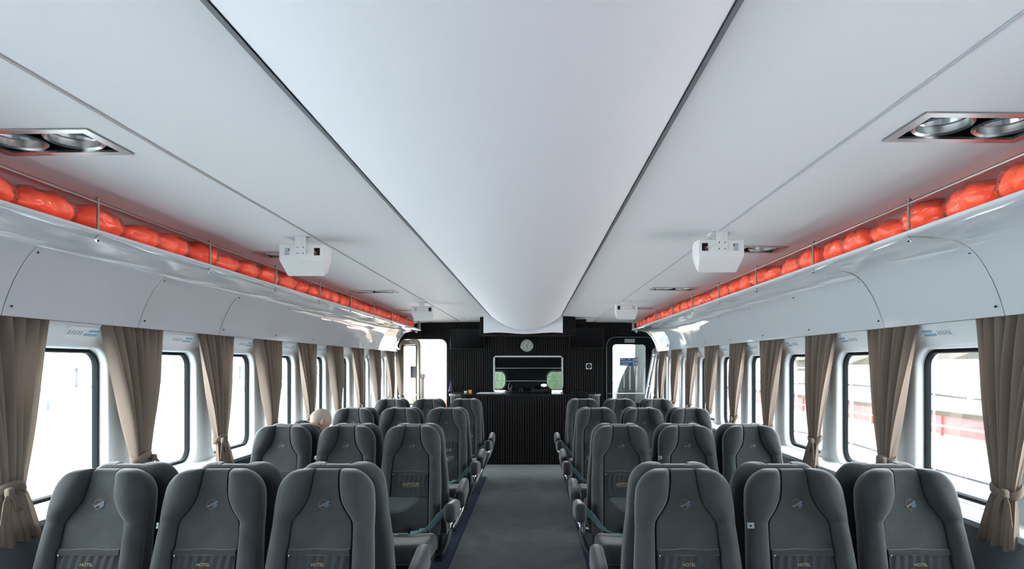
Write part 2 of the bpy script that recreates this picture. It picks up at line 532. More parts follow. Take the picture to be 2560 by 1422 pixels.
# sagging centre canopy
YD = 10.55
mb = MB(); rows = []
for j in range(61):
    y = YB + (YD - YB) * j / 60
    row = []
    for i in range(33):
        t = -1 + 2 * i / 32
        x = 0.582 * t
        sag = 0.17 + 0.08 * max(0, min(1, (y - 4.5) / 5.5)) ** 1.5 + 0.006 * noise.noise((y * 0.5, 3.3, 0))
        z = 2.502 - sag * (1 - abs(t) ** 2.0) ** 1.0
        row.append((x, y, z))
    rows.append(row)
mb.grid(rows)
can = mb.build('ceiling_canopy', 'canopy_white')
tag(can, 'long white sagging fabric canopy running along the middle of the ceiling', 'ceiling canopy')
# end valance with curved bottom and creases
mb = MB(); rows = []
for j in range(13):
    v = j / 12
    row = []
    for i in range(41):
        u = i / 40
        x = -0.70 + 1.31 * u
        zt = 2.512 - 0.0 * u
        t = x / 0.60
        zb = 2.21 + 0.012 * sin(u * 9) - 0.0 + 0.02 * (1 - u) * 0
        z = zt + (zb - zt) * v
        y = YD + 0.004 + 0.02 * sin(v * pi) * (1 - min(1, abs(t)) ** 2) + 0.006 * noise.noise((x * 6, z * 8, 1)) + 0.10 * max(0, abs(t) - 1)
        row.append((x, y, z))
    rows.append(row)
mb.grid(rows)
mb.grid([[(x, y + 0.012, z) for x, y, z in r] for r in rows])
mb.build('valance', 'canopy_white', can)

mb = MB()
mb.rbox((0.03, YD + 0.40, 2.335), (1.60, 0.5, 0.30), 0.012)
mb.box(0.73, 0.83, YD + 0.14, YD + 0.16, 2.20, 2.215)
o = mb.build('screen_housing', 'black', angle=40)
tag(o, 'black box housing behind the white canopy end, above the bar', 'housing')
MB().rbox((0.93, YD + 0.5, 2.44), (0.20, 0.2, 0.06), 0.006).build('junction_box', 'black', o)

# ================================================================== BULKHEAD
def in_hole(x, z, holes):
    return any(a < x < b and c < z < d for a, b, c, d in holes)
DL = (-2.42, -1.50, 0.0, 2.20)       # left doorway
DR = (1.505, 2.42, 0.0, 2.215)       # right doorway
SW = (-0.625, 0.675, 1.19, 1.845)    # service window
holes = [DL, DR, SW]
mb = MB()
xs = [-2.75, DL[0], DL[1], SW[0], SW[1], DR[0], DR[1], 2.75]; zs = [0, 1.19, 1.845, 2.20, 2.215, 2.8]
for i in range(len(xs) - 1):
    for j in range(len(zs) - 1):
        if not in_hole((xs[i] + xs[i + 1]) / 2, (zs[j] + zs[j + 1]) / 2, holes):
            mb.box(xs[i], xs[i + 1], YE, YE + 0.10, zs[j], zs[j + 1], mi=1)
P = 0.042
x = -2.44
while x < 2.46:
    cuts = sorted([(c, d) for a, b, c, d in holes if a - 0.05 < x < b + 0.05])
    z = 0.0
    segs = []
    for c, d in cuts:
        if c > z: segs.append((z, c - 0.02))
        z = d + 0.03
    segs.append((z, 2.52))
    for z0, z1 in segs:
        mb.box(x - 0.013, x + 0.013, YE - 0.014, YE, z0, z1, mi=0)
    x += P
struct(mb.build('wall_front', ['slat_black', 'black'], smooth=False))

def ring(mb, w, h, r, border, y0, y1, cx, cz, mi=0, n=8, inner_r=None):
    ri = inner_r if inner_r else max(0.01, r - border)
    o1 = rr(w, h, r, n, cx, cz); i1 = rr(w - 2 * border, h - 2 * border, ri, n, cx, cz)
    mb.grid([[(x, y0, z) for x, z in o1], [(x, y0, z) for x, z in i1], [(x, y1, z) for x, z in i1], [(x, y1, z) for x, z in o1], [(x, y0, z) for x, z in o1]], True, mi)

# left doorway: rounded black surround, open leaf with warm daylight in its beige, swung outwards
mb = MB(); o1 = rr(1.06, 2.36, 0.01, 8, -1.96, 1.08); i1 = rr(0.90, 2.19, 0.13, 8, -1.96, 1.08)
mb.grid([[(x, YE - 0.004, z) for x, z in o1], [(x, YE - 0.004, z) for x, z in i1], [(x, YE + 0.05, z) for x, z in i1]], True)
fx, fz = (DL[0] + DL[1]) / 2, 1.10
ring(mb, 0.98, 2.27, 0.15, 0.045, YE - 0.022, YE + 0.12, fx, 1.08, inner_r=0.13)
cs_ = [(DL[0], DL[1], 2.20), (DR[0], DR[1], 2.215)]
root = empty('door_1', (0, 0, 0)); struct(root)
mb.build('door_frame', 'slat_black', root, angle=50)
leaf = MB()
ring(leaf, 0.76, 2.12, 0.14, 0.095, -0.02, 0.02, 0.38, 1.09, inner_r=0.06)
leaf.box(0.08, 0.68, -0.018, 0.018, 0.10, 0.98)
lo = leaf.build('door_leaf', 'warmlit_frame', root, angle=50)
lo.location = (-2.375, YE - 0.06, 0); lo.rotation_euler = (0, 0, radians(-52))
g = MB(); g.cap([(x, 0, z) for x, z in rr(0.58, 1.06, 0.05, 6, 0.38, 1.505)])
g.build('pane', 'door_glass', lo, smooth=False)
ring_m = MB(); ring(ring_m, 0.60, 1.09, 0.06, 0.02, -0.028, -0.018, 0.38, 1.505)
ring_m.build('gasket', 'gasket', lo)
b_ = MB(); b_.tube([(0.06, -0.05, 1.145), (0.74, -0.05, 1.145)], 0.010); b_.build('push_bar', 'steel', lo)
b_ = MB(); b_.box(0.40, 0.52, -0.024, -0.018, 2.075, 2.13); b_.build('sign_plate', 'frp_pale', lo, smooth=False)
b_ = MB(); b_.box(0.42, 0.66, -0.012, 0.0, 1.45, 1.66); b_.build('notice', 'bezel', lo, smooth=False)

# right door: closed, black leaf with a big rounded pane
root = empty('door_2', (0, 0, 0)); struct(root)
dx = 1.963
mb = MB()
o1 = rr(1.0, 2.36, 0.01, 8, dx, 1.065); i1 = rr(0.91, 2.28, 0.16, 8, dx, 1.065)
mb.grid([[(x, YE - 0.004, z) for x, z in o1], [(x, YE - 0.004, z) for x, z in i1], [(x, YE + 0.05, z) for x, z in i1]], True)
mb.build('surround', 'black', root, smooth=False)
mb = MB(); ring(mb, 0.93, 2.30, 0.17, 0.012, YE - 0.030, YE + 0.02, dx, 1.065, inner_r=0.16)
mb.build('door_frame', 'seam_grey', root, angle=50)
leaf = MB()
GL = (0.62, 1.10, 1.52)   # pane width, height, centre z
outer = rr(0.905, 2.275, 0.158, 8, dx, 1.065); inner = rr(GL[0], GL[1], 0.06, 8, dx - 0.03, GL[2])
leaf.grid([[(x, YE - 0.02, z) for x, z in outer], [(x, YE - 0.02, z) for x, z in inner], [(x, YE + 0.03, z) for x, z in inner], [(x, YE + 0.03, z) for x, z in outer]], True)
lo = leaf.build('door_leaf', 'gasket', root, angle=40)
g = MB(); g.cap([(x, YE + 0.005, z) for x, z in inner]); g.build('pane', 'door_glass', lo, smooth=False)
b_ = MB(); b_.tube([(1.52, YE - 0.06, 1.145), (2.24, YE - 0.06, 1.145)], 0.009)
b_.tube([(1.54, YE - 0.06, 1.145), (1.54, YE - 0.02, 1.145)], 0.008); b_.tube([(2.22, YE - 0.06, 1.145), (2.22, YE - 0.02, 1.145)], 0.008)
b_.build('push_bar', 'steel', lo)
# signs on the door
s_ = MB(); s_.box(1.845, 2.035, YE - 0.027, YE - 0.0205, 2.108, 2.172)
for i in range(7): s_.box(1.857 + i * 0.024, 1.872 + i * 0.024, YE - 0.029, YE - 0.027, 2.12 + 0.006 * (i % 2), 2.155 - 0.004 * (i % 3), mi=1)
o = s_.build('exit_sign', ['frp_pale', 'print_grey'], smooth=False)
tag(o, 'small pale green notice above the pane of the right door', 'sign')
s_ = MB(); cx, cz = 1.924, 1.745
s_.box(cx - 0.168, cx + 0.168, YE - 0.004, YE + 0.002, cz - 0.077, cz + 0.077)
M = lambda x, z: frame3((x, YE - 0.005, z), (1, 0, 0), (0, 0, 1), (0, -1, 0))
text_mb(s_, 'Max. 44', 0.052, M(cx - 0.152, cz + 0.048), 1, 'LEFT', 1.15)
text_mb(s_, 'KELDRIMAI', 0.046, M(cx - 0.152, cz), 1, 'LEFT')
text_mb(s_, 'LAUAS', 0.050, M(cx - 0.152, cz - 0.048), 1, 'LEFT')
for j in range(2):
    for i in range(3):
        px, pz = cx + 0.092 + i * 0.029, cz + 0.032 - j * 0.070
        s_.lathe([(0.0, -0.0012), (0.009, -0.001), (0.009, 0)], (px, YE - 0.004, pz + 0.024), 'Y', 10, 1)
        s_.box(px - 0.010, px + 0.010, YE - 0.0055, YE - 0.004, pz - 0.006, pz + 0.014, 1)
        s_.box(px - 0.006, px + 0.006, YE - 0.0055, YE - 0.004, pz - 0.028, pz - 0.006, 1)
o = s_.build('passenger_limit_sign', ['print_blue', 'paper'], smooth=False)
tag(o, 'blue sign with white lettering and six figures on the right door pane', 'sign')

# leaning pale bars by the right door
mb = MB()
for dy in (0.0, 0.30):
    mb.tube([(2.33, 11.42 + dy, 1.98), (2.27, 11.44 + dy, 1.62), (2.15, 11.48 + dy, 0.92), (2.02, 11.52 + dy, 0.02)], 0.022, 8)
for k in range(7):
    t = k / 7 + 0.06; mb.tube([(2.33 - 0.31 * t, 11.42 + 0.1 * t, 1.98 - 1.96 * t), (2.33 - 0.31 * t, 11.72 + 0.1 * t, 1.98 - 1.96 * t)], 0.014, 6)
o = mb.build('folding_ladder', 'ledge_trim', angle=40)
tag(o, 'pale metal ladder leaning beside the right door', 'ladder')
mb = MB(); mb.ribbon([(2.335, 11.74, 1.96), (2.315, 11.78, 1.3), (2.28, 11.84, 0.02)], (0.022, 0, 0), 0.014); mb.build('rear_rail', 'white_paint', o, angle=40)
mb = MB()
mb.tube([(2.235, 11.60, 1.40), (2.27, 11.68, 1.34), (2.305, 11.76, 1.30), (2.33, 11.76, 1.56)], 0.010)
mb.build('hinge', 'steel', o)

# screens, clock, socket sign
def tv(x, z, label):
    r_ = empty('wall_tv', (x, YE - 0.16, z))
    r_.rotation_euler = (radians(5), 0, 0)
    MB().rbox((0, 0, 0), (0.64, 0.05, 0.385), 0.008).build('housing', 'bezel', r_, angle=40)
    MB().box(-0.308, 0.308, -0.0275, -0.0255, -0.172, 0.18).build('screen', 'screen_black', r_, smooth=False)
    MB().box(-0.05, 0.05, 0.025, 0.15, -0.05, 0.05).build('bracket', 'black', r_, smooth=False)
    tag(r_, label, 'television')
tv(-1.105, 2.172, 'black flat television on the slatted wall beside the open left doorway')
tv(1.115, 2.183, 'black flat television on the slatted wall beside the right door')
r_ = empty('wall_clock', (0.0, YE - 0.02, 2.05))
MB().lathe([(0.0, 0.005), (0.112, 0.005), (0.118, 0), (0.118, -0.025), (0.112, -0.03), (0.104, -0.03), (0.101, -0.02), (0.101, -0.012)], axis='Y', n=40).build('rim', 'steel', r_)
MB().lathe([(0.0, -0.014), (0.102, -0.014)], axis='Y', n=40).build('face', 'clock_face', r_, smooth=False)
mb = MB()
for i in range(12):
    a = i * pi / 6; c_, s1 = cos(a), sin(a)
    mb.ribbon([(0.078 * c_, -0.016, 0.078 * s1), (0.094 * c_, -0.016, 0.094 * s1)], (-0.0025 * s1, 0, 0.0025 * c_), 0.0008)
mb.build('hour_mark', 'black', r_, smooth=False)
for ang, ln, w in ((62, 0.085, 0.003), (-78, 0.055, 0.004)):
    a = radians(ang); c_, s1 = cos(a), sin(a)
    MB().ribbon([(-0.012 * c_, -0.018, -0.012 * s1), (ln * c_, -0.018, ln * s1)], (-w * s1, 0, w * c_), 0.001).build('hand', 'black', r_, smooth=False)
tag(r_, 'round white wall clock above the bar window', 'clock')
mb = MB(); mb.box(1.115, 1.225, YE - 0.022, YE - 0.014, 1.605, 1.715)
mb.lathe([(0.020, -0.004), (0.044, -0.004), (0.044, -0.002), (0.020, -0.002)], (1.17, YE - 0.020, 1.66), 'Y', 28, 1)
mb.ribbon([(1.150, YE - 0.025, 1.648), (1.19, YE - 0.025, 1.672)], (-0.006, 0, 0.009), 0.001, 1)
o = mb.build('pictogram_sign', ['paper', 'black'], smooth=False)
tag(o, 'small square white sign with a round black symbol left of the right door', 'sign')

# service window
root = empty('window_%d' % (num + 1)); struct(root)
mb = MB()
for a in ((SW[0] - 0.012, SW[0] + 0.022, 1.205, 1.86), (SW[1] - 0.022, SW[1] + 0.012, 1.27, 1.86), (SW[0] - 0.012, SW[1] + 0.012, 1.828, 1.86)):
    mb.box(a[0], a[1], YE - 0.03, YE + 0.05, a[2], a[3])
mb.build('window_frame', 'white_paint', root, smooth=False)
mb = MB(); mb.box(-0.605, 0.655, YE + 0.03, YE + 0.034, 1.62, 1.628); mb.box(-0.605, 0.655, YE + 0.03, YE + 0.034, 1.378, 1.386)
mb.build('trim_bar', 'chrome', root, smooth=False)
mb = MB(); mb.box(-0.605, 0.655, YE + 0.02, YE + 0.021, 1.2, 1.83)
mb.build('pane', 'service_glass', root, smooth=False)

# galley behind the bar: dark room with two trapezoid windows
mb = MB()
G1 = 14.2
def trapz(xc, w_t, w_b):
    return [(xc - w_b / 2, 1.17), (xc + w_b / 2, 1.17), (xc + w_t / 2, 1.56), (xc - w_t / 2, 1.56)]
mb.box(-1.3, -1.28, YE + 0.1, G1, 0, 2.5); mb.box(1.28, 1.3, YE + 0.1, G1, 0, 2.5)
mb.box(-1.3, 1.3, YE + 0.1, G1, 2.45, 2.5); mb.box(-1.3, 1.3, YE + 0.1, G1, -0.05, 0)
for a, b, c, d in ((-1.3, 1.3, 0, 1.16), (-1.3, 1.3, 1.53, 2.5), (-1.3, -1.05, 1.16, 1.53), (-0.50, 0.42, 1.16, 1.53), (1.0, 1.3, 1.16, 1.53)):
    mb.box(a, b, G1, G1 + 0.05, c, d)
struct(mb.build('wall_galley', 'black', smooth=False))
for i, (xc, nm2) in enumerate(((-0.78, 'left'), (0.70, 'right'))):
    root = empty('window_%d' % (num + 2 + i)); struct(root)
    mb = MB(); ring(mb, 0.60, 0.44, 0.16, 0.025, G1 - 0.10, G1 - 0.08, xc + (0.02 if i == 0 else 0), 1.345, inner_r=0.15)
    mb.build('window_frame', 'white_paint', root, angle=50)
    mb = MB()
    o1 = rr(0.66, 0.50, 0.02, 8, xc, 1.345); i1 = rr(0.56, 0.40, 0.15, 8, xc, 1.345)
    mb.grid([[(x, G1 - 0.03, z) for x, z in o1], [(x, G1 - 0.03, z) for x, z in i1]], True)
    mb.build('surround', 'black', root, smooth=False)
    mb = MB(); mb.cap([(x, G1 + 0.0, z) for x, z in i1]); mb.build('pane', 'window_glass', root, smooth=False)
mb = MB(); mb.rbox((0.0, 12.9, 2.08), (1.05, 0.06, 0.035), 0.01)
o = mb.build('galley_tube_lamp', 'frp_pale'); tag(o, 'pale tube lamp along the top of the bar window', 'lamp')
r_ = empty('galley_glint', (0.33, 12.6, 1.285))  # added glowing bowl on a stem, in place of a lamp reflection
MB().lathe([(0.0, -0.028), (0.04, -0.025), (0.058, -0.008), (0.055, 0.010), (0.03, 0.024), (0.0, 0.027)], n=20).build('bulb', 'glint_glow', r_)
MB().tube([(0, 0, -0.03), (0, 0, -0.10)], 0.012).build('stem', 'black', r_)
tag(r_, 'small bright glint of a lamp reflection low in the bar window', 'lamp')
# back shelf with bottles and glasses
mb = MB(); mb.box(-0.9, 0.9, 12.35, 12.8, 1.14, 1.18)
o = mb.build('galley_worktop', 'counter_black', smooth=False); tag(o, 'dark worktop behind the bar window', 'worktop')
for i, (x, h, m_, lb) in enumerate(((-0.33, 0.19, 'bottle_glass', 'dark bottle behind the bar window, leftmost on the worktop'), (-0.12, 0.06, 'bezel', 'low dark cup behind the bar window'), (0.12, 0.09, 'bezel', 'small dark jar right of the cup behind the bar window'))):
    mb = MB(); r0 = 0.032
    mb.lathe([(0, 0), (r0, 0), (r0, h * 0.6), (r0 * 0.4, h * 0.78), (r0 * 0.4, h), (0, h)], (x, 12.42, 1.181), n=16)
    tag(mb.build('bottle' if i == 0 else 'cup', m_), lb, 'bottle' if i == 0 else 'cup')

# ================================================================== BAR COUNTER
def counter_path(off=0.0):
    r = 0.26; xl, xr, yf, yb = -1.30, 1.26, 10.84, YE - 0.03
    pts = [(xl - off, yb), (xl - off, yf + r)]
    for k in range(1, 9):
        a = pi + pi / 2 * k / 8
        pts.append((xl + r + (r + off) * cos(a), yf + r + (r + off) * sin(a)))
    pts.append((xr - r, yf - off))
    for k in range(1, 9):
        a = 1.5 * pi + pi / 2 * k / 8
        pts.append((xr - r + (r + off) * cos(a), yf + r + (r + off) * sin(a)))
    pts.append((xr + off, yb))
    return pts
root = empty('bar_counter', (0, 10.84, 0))
pa = counter_path(0)
mb = MB(); mb.grid([[(x, y - 10.84, 0) for x, y in pa], [(x, y - 10.84, 1.155) for x, y in pa]])
mb.build('carcass', 'black', root, smooth=False)
mb = MB(); pt = counter_path(0.035)
lo_, hi_ = [(x, y - 10.84, 1.155) for x, y in pt], [(x, y - 10.84, 1.19) for x, y in pt]
mb.grid([lo_, hi_]); mb.cap(hi_); mb.cap(lo_[::-1])
mb.build('worktop', 'counter_black', root, smooth=False)
mb = MB()
dense = []
for (a, b) in zip(pa, pa[1:]):
    n = max(1, int(math.dist(a, b) / 0.005))
    for k in range(n): dense.append((a[0] + (b[0] - a[0]) * k / n, a[1] + (b[1] - a[1]) * k / n))
acc = 0; last = dense[0]; nxt = 0.02
for i in range(1, len(dense) - 1):
    acc += math.dist(dense[i], last); last = dense[i]
    if acc >= nxt:
        nxt += P
        tx, ty = dense[i + 1][0] - dense[i - 1][0], dense[i + 1][1] - dense[i - 1][1]
        l = math.hypot(tx, ty); tx /= l; ty /= l; nx, ny = ty, -tx
        x, y = dense[i]; y -= 10.84; w = 0.013; d = 0.014
        q = [(x - tx * w, y - ty * w), (x + tx * w, y + ty * w), (x + tx * w + nx * d, y + ty * w + ny * d), (x - tx * w + nx * d, y - ty * w + ny * d)]
        v = [(a, b, 0.0) for a, b in q] + [(a, b, 1.15) for a, b in q]
        mb.add(v, [(0, 1, 2, 3), (7, 6, 5, 4), (0, 4, 5, 1), (1, 5, 6, 2), (2, 6, 7, 3), (3, 7, 4, 0)])
mb.build('slat_cladding', 'slat_black', root, smooth=False)
tag(root, 'black vertically slatted bar counter with rounded ends in front of the bar window', 'bar counter')
# things on the counter
def small(name, lb, cat, mbx, m_, group=None):
    o = mbx.build(name, m_); return tag(o, lb, cat, group)
ZC = 1.191
small('juice_carton', 'small orange carton on the left part of the bar counter', 'carton', MB().rbox((-0.98, 11.2, ZC + 0.03), (0.055, 0.05, 0.06), 0.006), 'fruit_orange')
small('sugar_bowl', 'small grey bowl beside the orange carton on the bar counter', 'bowl', MB().lathe([(0, 0), (0.02, 0), (0.032, 0.035), (0.03, 0.04), (0.018, 0.01), (0, 0.008)], (-1.06, 11.2, ZC), n=16), 'frp_pale')
mb = MB()
for i in range(5):
    mb.transform(Matrix.Identity(4)); mb.box(-0.86 + 0.01 * i, -0.43 + 0.012 * i, 11.0 + 0.01 * (i % 3), 11.28 + 0.01 * (i % 2), ZC + 0.003 * i, ZC + 0.003 * i + 0.0025)
small('paper_sheaf', 'white papers lying on the bar counter left of the bar window', 'papers', mb, 'paper')
small('tray', 'dark flat tray on the right part of the bar counter', 'tray', MB().rbox((0.92, 11.25, ZC + 0.012), (0.26, 0.2, 0.022), 0.008), 'bezel')
small('till', 'low black till on the bar counter under the bar window', 'till', MB().rbox((0.28, 11.5, ZC + 0.03), (0.34, 0.24, 0.058), 0.01), 'bezel')
mb = MB(); mb.lathe([(0, 0), (0.012, 0), (0.012, 0.02), (0, 0.022)], (0.62, 11.35, ZC), n=12)
small('red_jar', 'tiny red jar on the bar counter right of the till', 'jar', mb, 'extinguisher_red')
mb = MB(); rows = []
for j in range(9):
    z = 1.19 + 0.20 * j / 8
    rows.append([(-1.43 + 0.035 * cos(a) * (1.1 - j / 9) + 0.02 * j / 8, 11.95 + 0.03 * sin(a) * (1.1 - j / 9), z) for a in [2 * pi * k / 10 for k in range(10)]])
mb.grid(rows, True); mb.cap(rows[0]); mb.cap(rows[-1])
small('folded_flag', 'dark purple cloth hanging at the left end of the bar counter', 'cloth', mb, 'purple')

# ================================================================== OVERHEAD SHELVES
CPROF = [(1.865, 2.304), (1.863, 2.298), (1.872, 2.292), (1.95, 2.290), (2.03, 2.283), (2.10, 2.268), (2.15, 2.243), (2.19, 2.205), (2.225, 2.155), (2.255, 2.10), (2.28, 2.045), (2.300, 1.99), (2.314, 1.945), (2.318, 1.925)]
PY = {-1: 1.93, 1: 1.95}          # first post in view (2.97) minus one bay
BAY = 1.018
SH0, SH1 = -2.2, 11.22
rnd = random.Random(5)
for s, nm in ((-1, 'left'), (1, 'right')):
    root = empty('overhead_shelf', (s * 1.87, 0, 2.3))
    X0 = s * 1.87
    def L(x, y, z): return (x * s - X0, y, z - 2.3)
    k0 = -3
    while True:
        y0 = PY[s] + k0 * BAY; y1 = y0 + BAY
        if y0 > SH1: break
        last_ = y1 > SH1
        if last_: y1 = SH1 + 0.12
        ph = rnd.random() * 10
        mb = MB(); rows = []
        for j in range(15):
            y = y0 + 0.002 + (y1 - y0 - 0.004) * j / 14
            row = []
            for i, (x, z) in enumerate(CPROF):
                amp = 0.0035 if 2 < i < 12 else 0.0
                e = sin(pi * j / 14)
                d = amp * noise.noise((x * 3 + ph, y * 1.3, ph)) + (0.0025 * e if 3 < i < 12 else 0)
                row.append(L(x + d * 0.6, y, z + d))
            rows.append(row)
        mb.grid(rows)
        mb.grid([[(p[0] + s * 0.0, p[1], p[2] + 0.006) for p in r] for r in (rows[0], rows[-1])])
        for zz in (2.22, 1.97):
            xx = interp([(1.925, 2.318), (2.1, 2.255), (2.22, 2.18)], zz)
            mb.lathe([(0, 0.004), (0.005, 0.004), (0.005, -0.002)], L(xx - 0.006, y0 + 0.03, zz), 'X', 8, mi=1)
        mb.build('panel', ['gloss_panel', 'dark_metal'], root, angle=60, recalc=False)
        k0 += 1
    # seams behind the joints
    mb = MB()
    for k in range(-3, 11):
        y = PY[s] + k * BAY
        if y > SH1: break
        mb.grid([[L(x + 0.003, y + d, z + 0.003) for x, z in CPROF] for d in (-0.004, 0.004)])
    mb.build('joint_strip', 'seam_light', root, recalc=False)
    # shelf floor
    mb = MB(); mb.grid([[L(1.868, y, 2.314) for y in (SH0, SH1)], [L(2.30, y, 2.30) for y in (SH0, SH1)]]); mb.box(*sorted((1.862 * s - X0, 1.867 * s - X0)), SH0, SH1, 0.003, 0.016)
    mb.build('shelf_board', 'white_paint', root, smooth=False)
    # end plate
    mb = MB(); pts = [L(x, SH1 + 0.01, z) for x, z in CPROF[:12]] + [L(2.3, SH1 + 0.01, 2.315)]
    mb.cap(pts); mb.box(*sorted((1.855 * s - X0, 1.880 * s - X0)), SH1, SH1 + 0.012, 0.0, 0.145)
    mb.lathe([(0, 0), (0.022, 0), (0.022, 0.012), (0, 0.012)], L(1.93, SH1 - 0.003, 2.27), 'Y', 18)
    mb.build('end_plate', 'gloss_panel', root, smooth=False)
    # lower lip stub
    # rail and posts
    MB().tube([L(1.875, SH0, 2.446), L(1.875, SH1, 2.446)], 0.008, 8).build('rail', 'rail_steel', root)
    k = -3
    while PY[s] + k * BAY < SH1:
        y = PY[s] + k * BAY
        mb = MB(); mb.tube([L(1.875, y, 2.28), L(1.872, y, 2.462)], 0.0065, 10)
        mb.lathe([(0, -0.003), (0.012, -0.003), (0.012, 0.006), (0, 0.008)], L(1.872, y, 2.460), n=12)
        po = mb.build('post', 'rail_steel', root)
        mb = MB(); mb.lathe([(0, -0.022), (0.007, -0.020), (0.011, -0.012), (0.011, 0), (0, 0)], L(1.877, y, 2.284), n=6)
        mb.build('bolt', 'chrome', po, smooth=False)
        k += 1
    tag(root, 'glossy white curved overhead shelf with steel rail along the %s wall' % nm, 'overhead shelf')

# life jackets in clear bags
def jacket_mesh(seed, L_=0.155, H_=0.075, D_=0.115):
    rn = random.Random(seed); off = rn.random() * 50
    ex = rn.uniform(2.2, 3.0)
    def shape(nu, nv, grow, nz, fr):
        rows = []
        for j in range(nv + 1):
            th = pi * j / nv
            row = []
            for i in range(nu):
                ph = 2 * pi * i / nu
                d = Vector((cos(th), sin(th) * cos(ph), sin(th) * sin(ph)))
                e = (abs(d.x) ** ex + abs(d.y) ** ex + abs(d.z) ** ex) ** (-1 / ex)
                p = Vector((d.x * L_, d.y * D_, d.z * H_)) * e * grow
                fold = 0.008 * math.sin(d.x * 9 + off + 2.0 * d.z) + 0.012 * noise.noise(d * 2.2 + Vector((off, 0, 0)))
                p += d * (fold + nz * noise.noise(d * fr + Vector((0, off, 0))))
                row.append((p.y, p.x, p.z + H_))
            rows.append(row)
        return rows
    a = MB(); a.grid(shape(22, 16, 0.93, 0.006, 5), True)
    b = MB(); b.grid(shape(26, 20, 1.04, 0.016, 7), True)
    return a, b
jp = []
for q in range(5):
    a, b = jacket_mesh(q + 11)
    r_ = empty('life_jacket_bag')
    a.build('jacket', 'orange', r_, angle=180)
    b.build('plastic_bag', 'bag_plastic', r_, angle=180)
    jp.append(r_)
rn = random.Random(2)
used = set()
for s, nm in ((-1, 'left'), (1, 'right')):
    y = 2.16 if s < 0 else 2.05
    i = 0
    while y < 11.10:
        q = rn.randrange(5)
        if q in used: o = copy_tree(jp[q])
        else: o = jp[q]; used.add(q)
        sc = rn.uniform(0.78, 1.04)
        step = 0.325 * sc
        o.location = (s * 1.998, y, 2.319)
        o.scale = (rn.uniform(0.85, 1.0), sc, rn.uniform(0.74, 0.93))
        o.rotation_euler = (0, 0, rn.uniform(-0.28, 0.28) + (pi if rn.random() > 0.5 else 0))
        tag(o, 'orange life jacket in clear bag, %s from the camera end of the %s shelf' % (ORD[i], nm), 'life jacket', 'bagged life jackets on the %s shelf' % nm)
        i += 1
        y += step * rn.uniform(0.98, 1.12)
        if y > 10.95: break

# ================================================================== CEILING LIGHTS
def downlight():
    r_ = empty('recessed_light')
    W, D = LX1 - LX0, LW
    mb = MB()
    o1 = [(-W / 2 - 0.012, -D / 2 - 0.012), (W / 2 + 0.012, -D / 2 - 0.012), (W / 2 + 0.012, D / 2 + 0.012), (-W / 2 - 0.012, D / 2 + 0.012)]
    i1 = [(-W / 2 + 0.022, -D / 2 + 0.022), (W / 2 - 0.022, -D / 2 + 0.022), (W / 2 - 0.022, D / 2 - 0.022), (-W / 2 + 0.022, D / 2 - 0.022)]
    mb.grid([[(x, y, -0.001) for x, y in o1], [(x, y, -0.005) for x, y in o1], [(x, y, -0.005) for x, y in i1], [(x, y, 0.004) for x, y in i1]], True)
    mb.build('frame', 'steel', r_, smooth=False)
    mb = MB()
    mb.grid([[(x, y, 0.0) for x, y in o1], [(x, y, 0.11) for x, y in o1]], True); mb.cap([(x, y, 0.11) for x, y in o1])
    mb.grid([[(x, y, 0.004) for x, y in i1], [(x, y, 0.11) for x, y in i1]], True)
    mb.build('recess', 'black', r_, smooth=False)
    for sx in (-1, 1):
        cx = sx * 0.103
        mb = MB(); mb.lathe([(0.090, 0.02), (0.094, 0.006), (0.088, 0.0), (0.078, 0.006), (0.076, 0.03), (0.070, 0.035)], (cx, 0, 0), n=36)
        la = mb.build('lamp', 'steel', r_)
        mb = MB(); mb.lathe([(0.070, 0.034), (0.062, 0.055), (0.045, 0.075), (0.02, 0.088), (0.0, 0.09)], (cx, 0, 0), n=18)
        mb.build('reflector', 'chrome', la, angle=10)
        mb = MB(); mb.lathe([(0.0, 0.031), (0.070, 0.031)], (cx, 0, 0), n=30); mb.build('lens', 'lamp_glass', la, smooth=False)
        mb = MB(); mb.lathe([(0.0, 0.04), (0.012, 0.042), (0.014, 0.07), (0.0, 0.085)], (cx, 0, 0), n=12); mb.build('bulb', 'frp_pale', la)
    return r_
pr = downlight(); first = True
names = ['', 'nearest', 'second', 'third', 'farthest']
for s, nm in ((-1, 'left'), (1, 'right')):
    for i, y in enumerate(LY[s]):
        if i == 0:
            # behind the camera: only closes the cut-out
            pass
        o = pr if first else copy_tree(pr); first = False
        o.location = (s * (LX0 + LX1) / 2, y, 2.4868)
        o.rotation_euler = (0, s * radians(0.5), 0)
        lb = 'square steel twin spotlight recessed in the ceiling, %s one on the %s side' % (names[i], nm) if i else 'steel twin spotlight recessed in the %s ceiling above the camera' % nm
        tag(o, lb, 'ceiling light', 'recessed twin ceiling lights')

